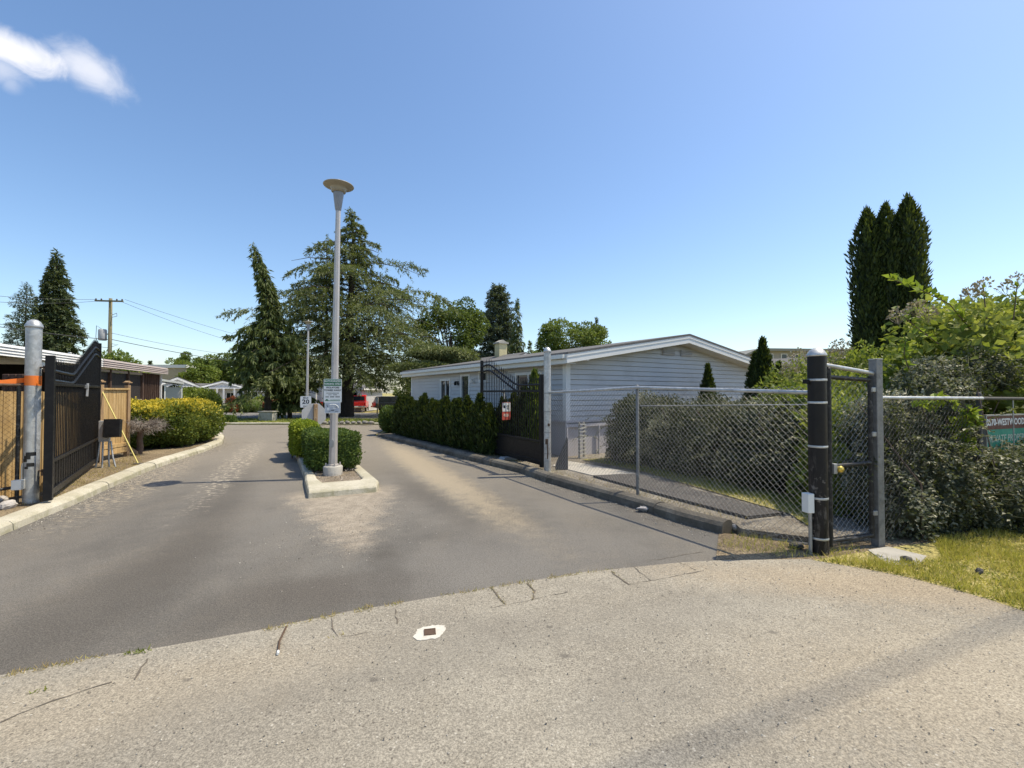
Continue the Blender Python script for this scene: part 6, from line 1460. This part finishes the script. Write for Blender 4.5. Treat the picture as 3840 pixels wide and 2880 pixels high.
# ------------------------------------------------------------------ grass, weeds
def pip(P, poly):
    x, y = P[:, 0], P[:, 1]; ins = np.zeros(len(P), bool); j = len(poly)-1
    for i in range(len(poly)):
        xi, yi = poly[i]; xj, yj = poly[j]; c = ((yi > y) != (yj > y)) & (x < (xj-xi)*(y-yi)/(yj-yi+1e-12)+xi); ins ^= c; j = i
    return ins
def blades(name, label, polys, dens, h, w, mat, seed, z=.01, patch=1.5, lay=.55, slope=False):
    L = Leaves(); g = np.random.default_rng(seed)
    for poly in polys:
        a = np.array(poly); lo, hi = a.min(0), a.max(0); n = int((hi-lo).prod()*dens); P = g.uniform(lo, hi, (n, 2)); P = P[pip(P, poly)]; n = len(P)
        f = .5+.5*np.sin(P[:, 0]*patch*2.1+seed)*np.sin(P[:, 1]*patch*2.7+1.3)+.35*np.sin(P[:, 0]*patch*7+2)*np.sin(P[:, 1]*patch*6); keep = g.random(n) < np.clip(.45+f*.7, .15, 1); P = P[keep]; f = f[keep]; n = len(P)
        zz = np.array([gz(y) for y in P[:, 1]]) if slope else 0
        Q = np.stack([P[:, 0], P[:, 1], np.full(n, z)+zz], 1); D = g.normal(size=(n, 3))*lay; D[:, 2] = 1
        L.cards(Q, D, g.normal(size=(n, 3)), h*g.uniform(.4, 1.35, n)*(.6+.5*f), w, .5+.25*g.normal(size=n)+.25*(f-.5)*-1, 0, .35)
    o = L.build(name, mat); return tag(o, label, 'grass', kind='stuff')
vg = [tuple(p) for p in grass_edge]+[(6.5, 2.62), (7.6, 3.2), (7.4, 5.7), (6.0, 5.35), (5.0, 5.1), (4.5, 4.9), (4.1, 4.35), (3.6, 4.25)]
blades('grass', 'dry yellow green verge grass along the pavement below the creeper', [vg], 6500, .085, .005, F['grass'], 1, .015)
blades('weeds', 'broad leaved weeds scattered through the dry verge grass', [vg], 1300, .035, .016, F['lawn'], 11, .015, 3.1, 1.3)
blades('grass', 'weedy grass strip between the footpath and shrub mass', [[gp(*q, .1).xy for q in ((2190, 1724), (2420, 1772), (2960, 1925), (3045, 1985), (3090, 1900), (2740, 1800), (2380, 1712))]], 3000, .07, .005, F['lawn'], 2, .10)
blades('grass', 'tufts around the kerb end and the banded post foot', [[gp(*q).xy for q in ((2690, 2050), (2780, 2010), (3050, 2060), (3060, 2098), (2900, 2095), (2760, 2075))], [gp(*q).xy for q in ((3090, 2070), (3200, 2060), (3330, 2110), (3330, 2150), (3230, 2135), (3100, 2100))]], 1500, .085, .005, F['grass'], 3, .012, 6)
def strip(pts, w): 
    a = [gp(*p) for p in pts]; return [(p.x, p.y-w) for p in a]+[(p.x, p.y+w) for p in a[::-1]]
blades('weeds', 'dry weeds sprouting along the broken edge between road and pavement', [strip(p, w*1.2) for p, w in ((((20, 2545), (180, 2515), (330, 2482)), .025), (((330, 2480), (400, 2470)), .012), (((1000, 2372), (1120, 2345), (1290, 2310)), .02), (((1330, 2300), (1400, 2288)), .035), (((1440, 2282), (1510, 2268)), .02), (((1650, 2245), (1850, 2212), (2000, 2188)), .014), (((2050, 2178), (2300, 2140)), .012), (((1840, 2212), (1870, 2245), (1895, 2275)), .015), (((1975, 2195), (2005, 2225), (1995, 2260)), .018), (((2290, 2150), (2350, 2185)), .012), (((1230, 2400), (1300, 2390)), .015))], 9000, .04, .004, F['straw'], 4, .014, 6, .9)
blades('weeds', 'small green weeds in the pavement joint at the road edge', [strip(((475, 2462), (570, 2450)), .022), strip(((80, 2620), (175, 2600)), .012)], 12000, .03, .006, F['lawn'], 5, .016, 6, 1.0)
blades('dry_grass', 'thin dry grass on the earth bank by the sunlit gate', [[gp(*q, .1).xy for q in ((60, 1900), (190, 1880), (340, 1810), (540, 1742), (520, 1700), (380, 1740), (200, 1850))]], 1500, .05, .004, F['straw'], 6, .10, 5, 1.1)
blades('lawn_grass', 'mown sunlit lawn before the cross street', [[(-30, 23.1), (4, 23.1), (4, 29.3), (-34, 29.3)]], 60, .12, .03, F['lawn'], 7, .05, .6, .6, True)
blades('dry_grass', 'scattered stalks on gravel beside the far lane kerb', [[(p[0]+.16, p[1]+.1) for p in RK[:6]]+[(p[0]+.45, p[1]+.28) for p in RK[:6]][::-1]], 500, .09, .004, F['straw'], 8, .09, 5, .8)
g = np.random.default_rng(12); L = Leaves(); pts = np.array([(x, y) for x, y in inner]); n = 1500
P = g.uniform(pts.min(0), [pts.max(0)[0], 9.0], (n, 2)); P = P[pip(P, inner)]; n = len(P)
L.cards(np.c_[P, np.full(n, .104)], np.c_[g.normal(size=(n, 2)), .25+.2*g.random(n)], np.c_[g.normal(size=(n, 2))*.4, np.ones(n)], g.uniform(.02, .05, n), .014, .5+.3*g.normal(size=n))
tag(L.build('mulch_litter', F['twigs']), 'dry leaf litter on the island soil', 'litter', kind='stuff')

# loose grit and small stones on the paving
g = np.random.default_rng(44); L = Leaves()
def grit(P, z, s0, s1):
    n = len(P); L.cards(np.c_[P, np.full(n, z)], np.c_[g.normal(size=(n, 2)), g.uniform(0, .3, n)], np.c_[g.normal(size=(n, 2))*.5, np.ones(n)], g.uniform(s0, s1, n), g.uniform(s0, s1, n)*.8, g.random(n), .5)
P = g.uniform((-4, 1.2), (5, 4.6), (2600, 2)); ap = [tuple(p) for p in edge[1:]]+[e_far]+grass_edge+[(6, 1), (-5, 1)]; P = P[pip(P, ap)]; grit(P, .018, .006, .016)
for path, z, sd in ((LK[2:11], .004, 1), (RK, .004, -1)):
    for (x0, y0), (x1, y1) in zip(path, path[1:]):
        n = int(math.hypot(x1-x0, y1-y0)*110); f = g.random(n); o_ = np.abs(g.normal(size=n))*.16+.02; ln = math.hypot(x1-x0, y1-y0); nx, ny = (y1-y0)/ln*sd, -(x1-x0)/ln*sd
        grit(np.c_[x0+(x1-x0)*f+nx*o_, y0+(y1-y0)*f+ny*o_], z, .008, .022)
n = 900; q = gp(1330, 1960); P = g.normal(size=(n, 2))*np.array([.45, .8])+np.array([q.x, q.y]); grit(P[P[:, 1] < 6.7], .004, .006, .016)
F['grit'] = leafmat('grit', (.10, .09, .08), (.30, .27, .22), (.55, .51, .44), 0)
tag(L.build('grit', F['grit']), 'loose grit and fine gravel lying on the paving and along kerbs', 'gravel', kind='stuff')
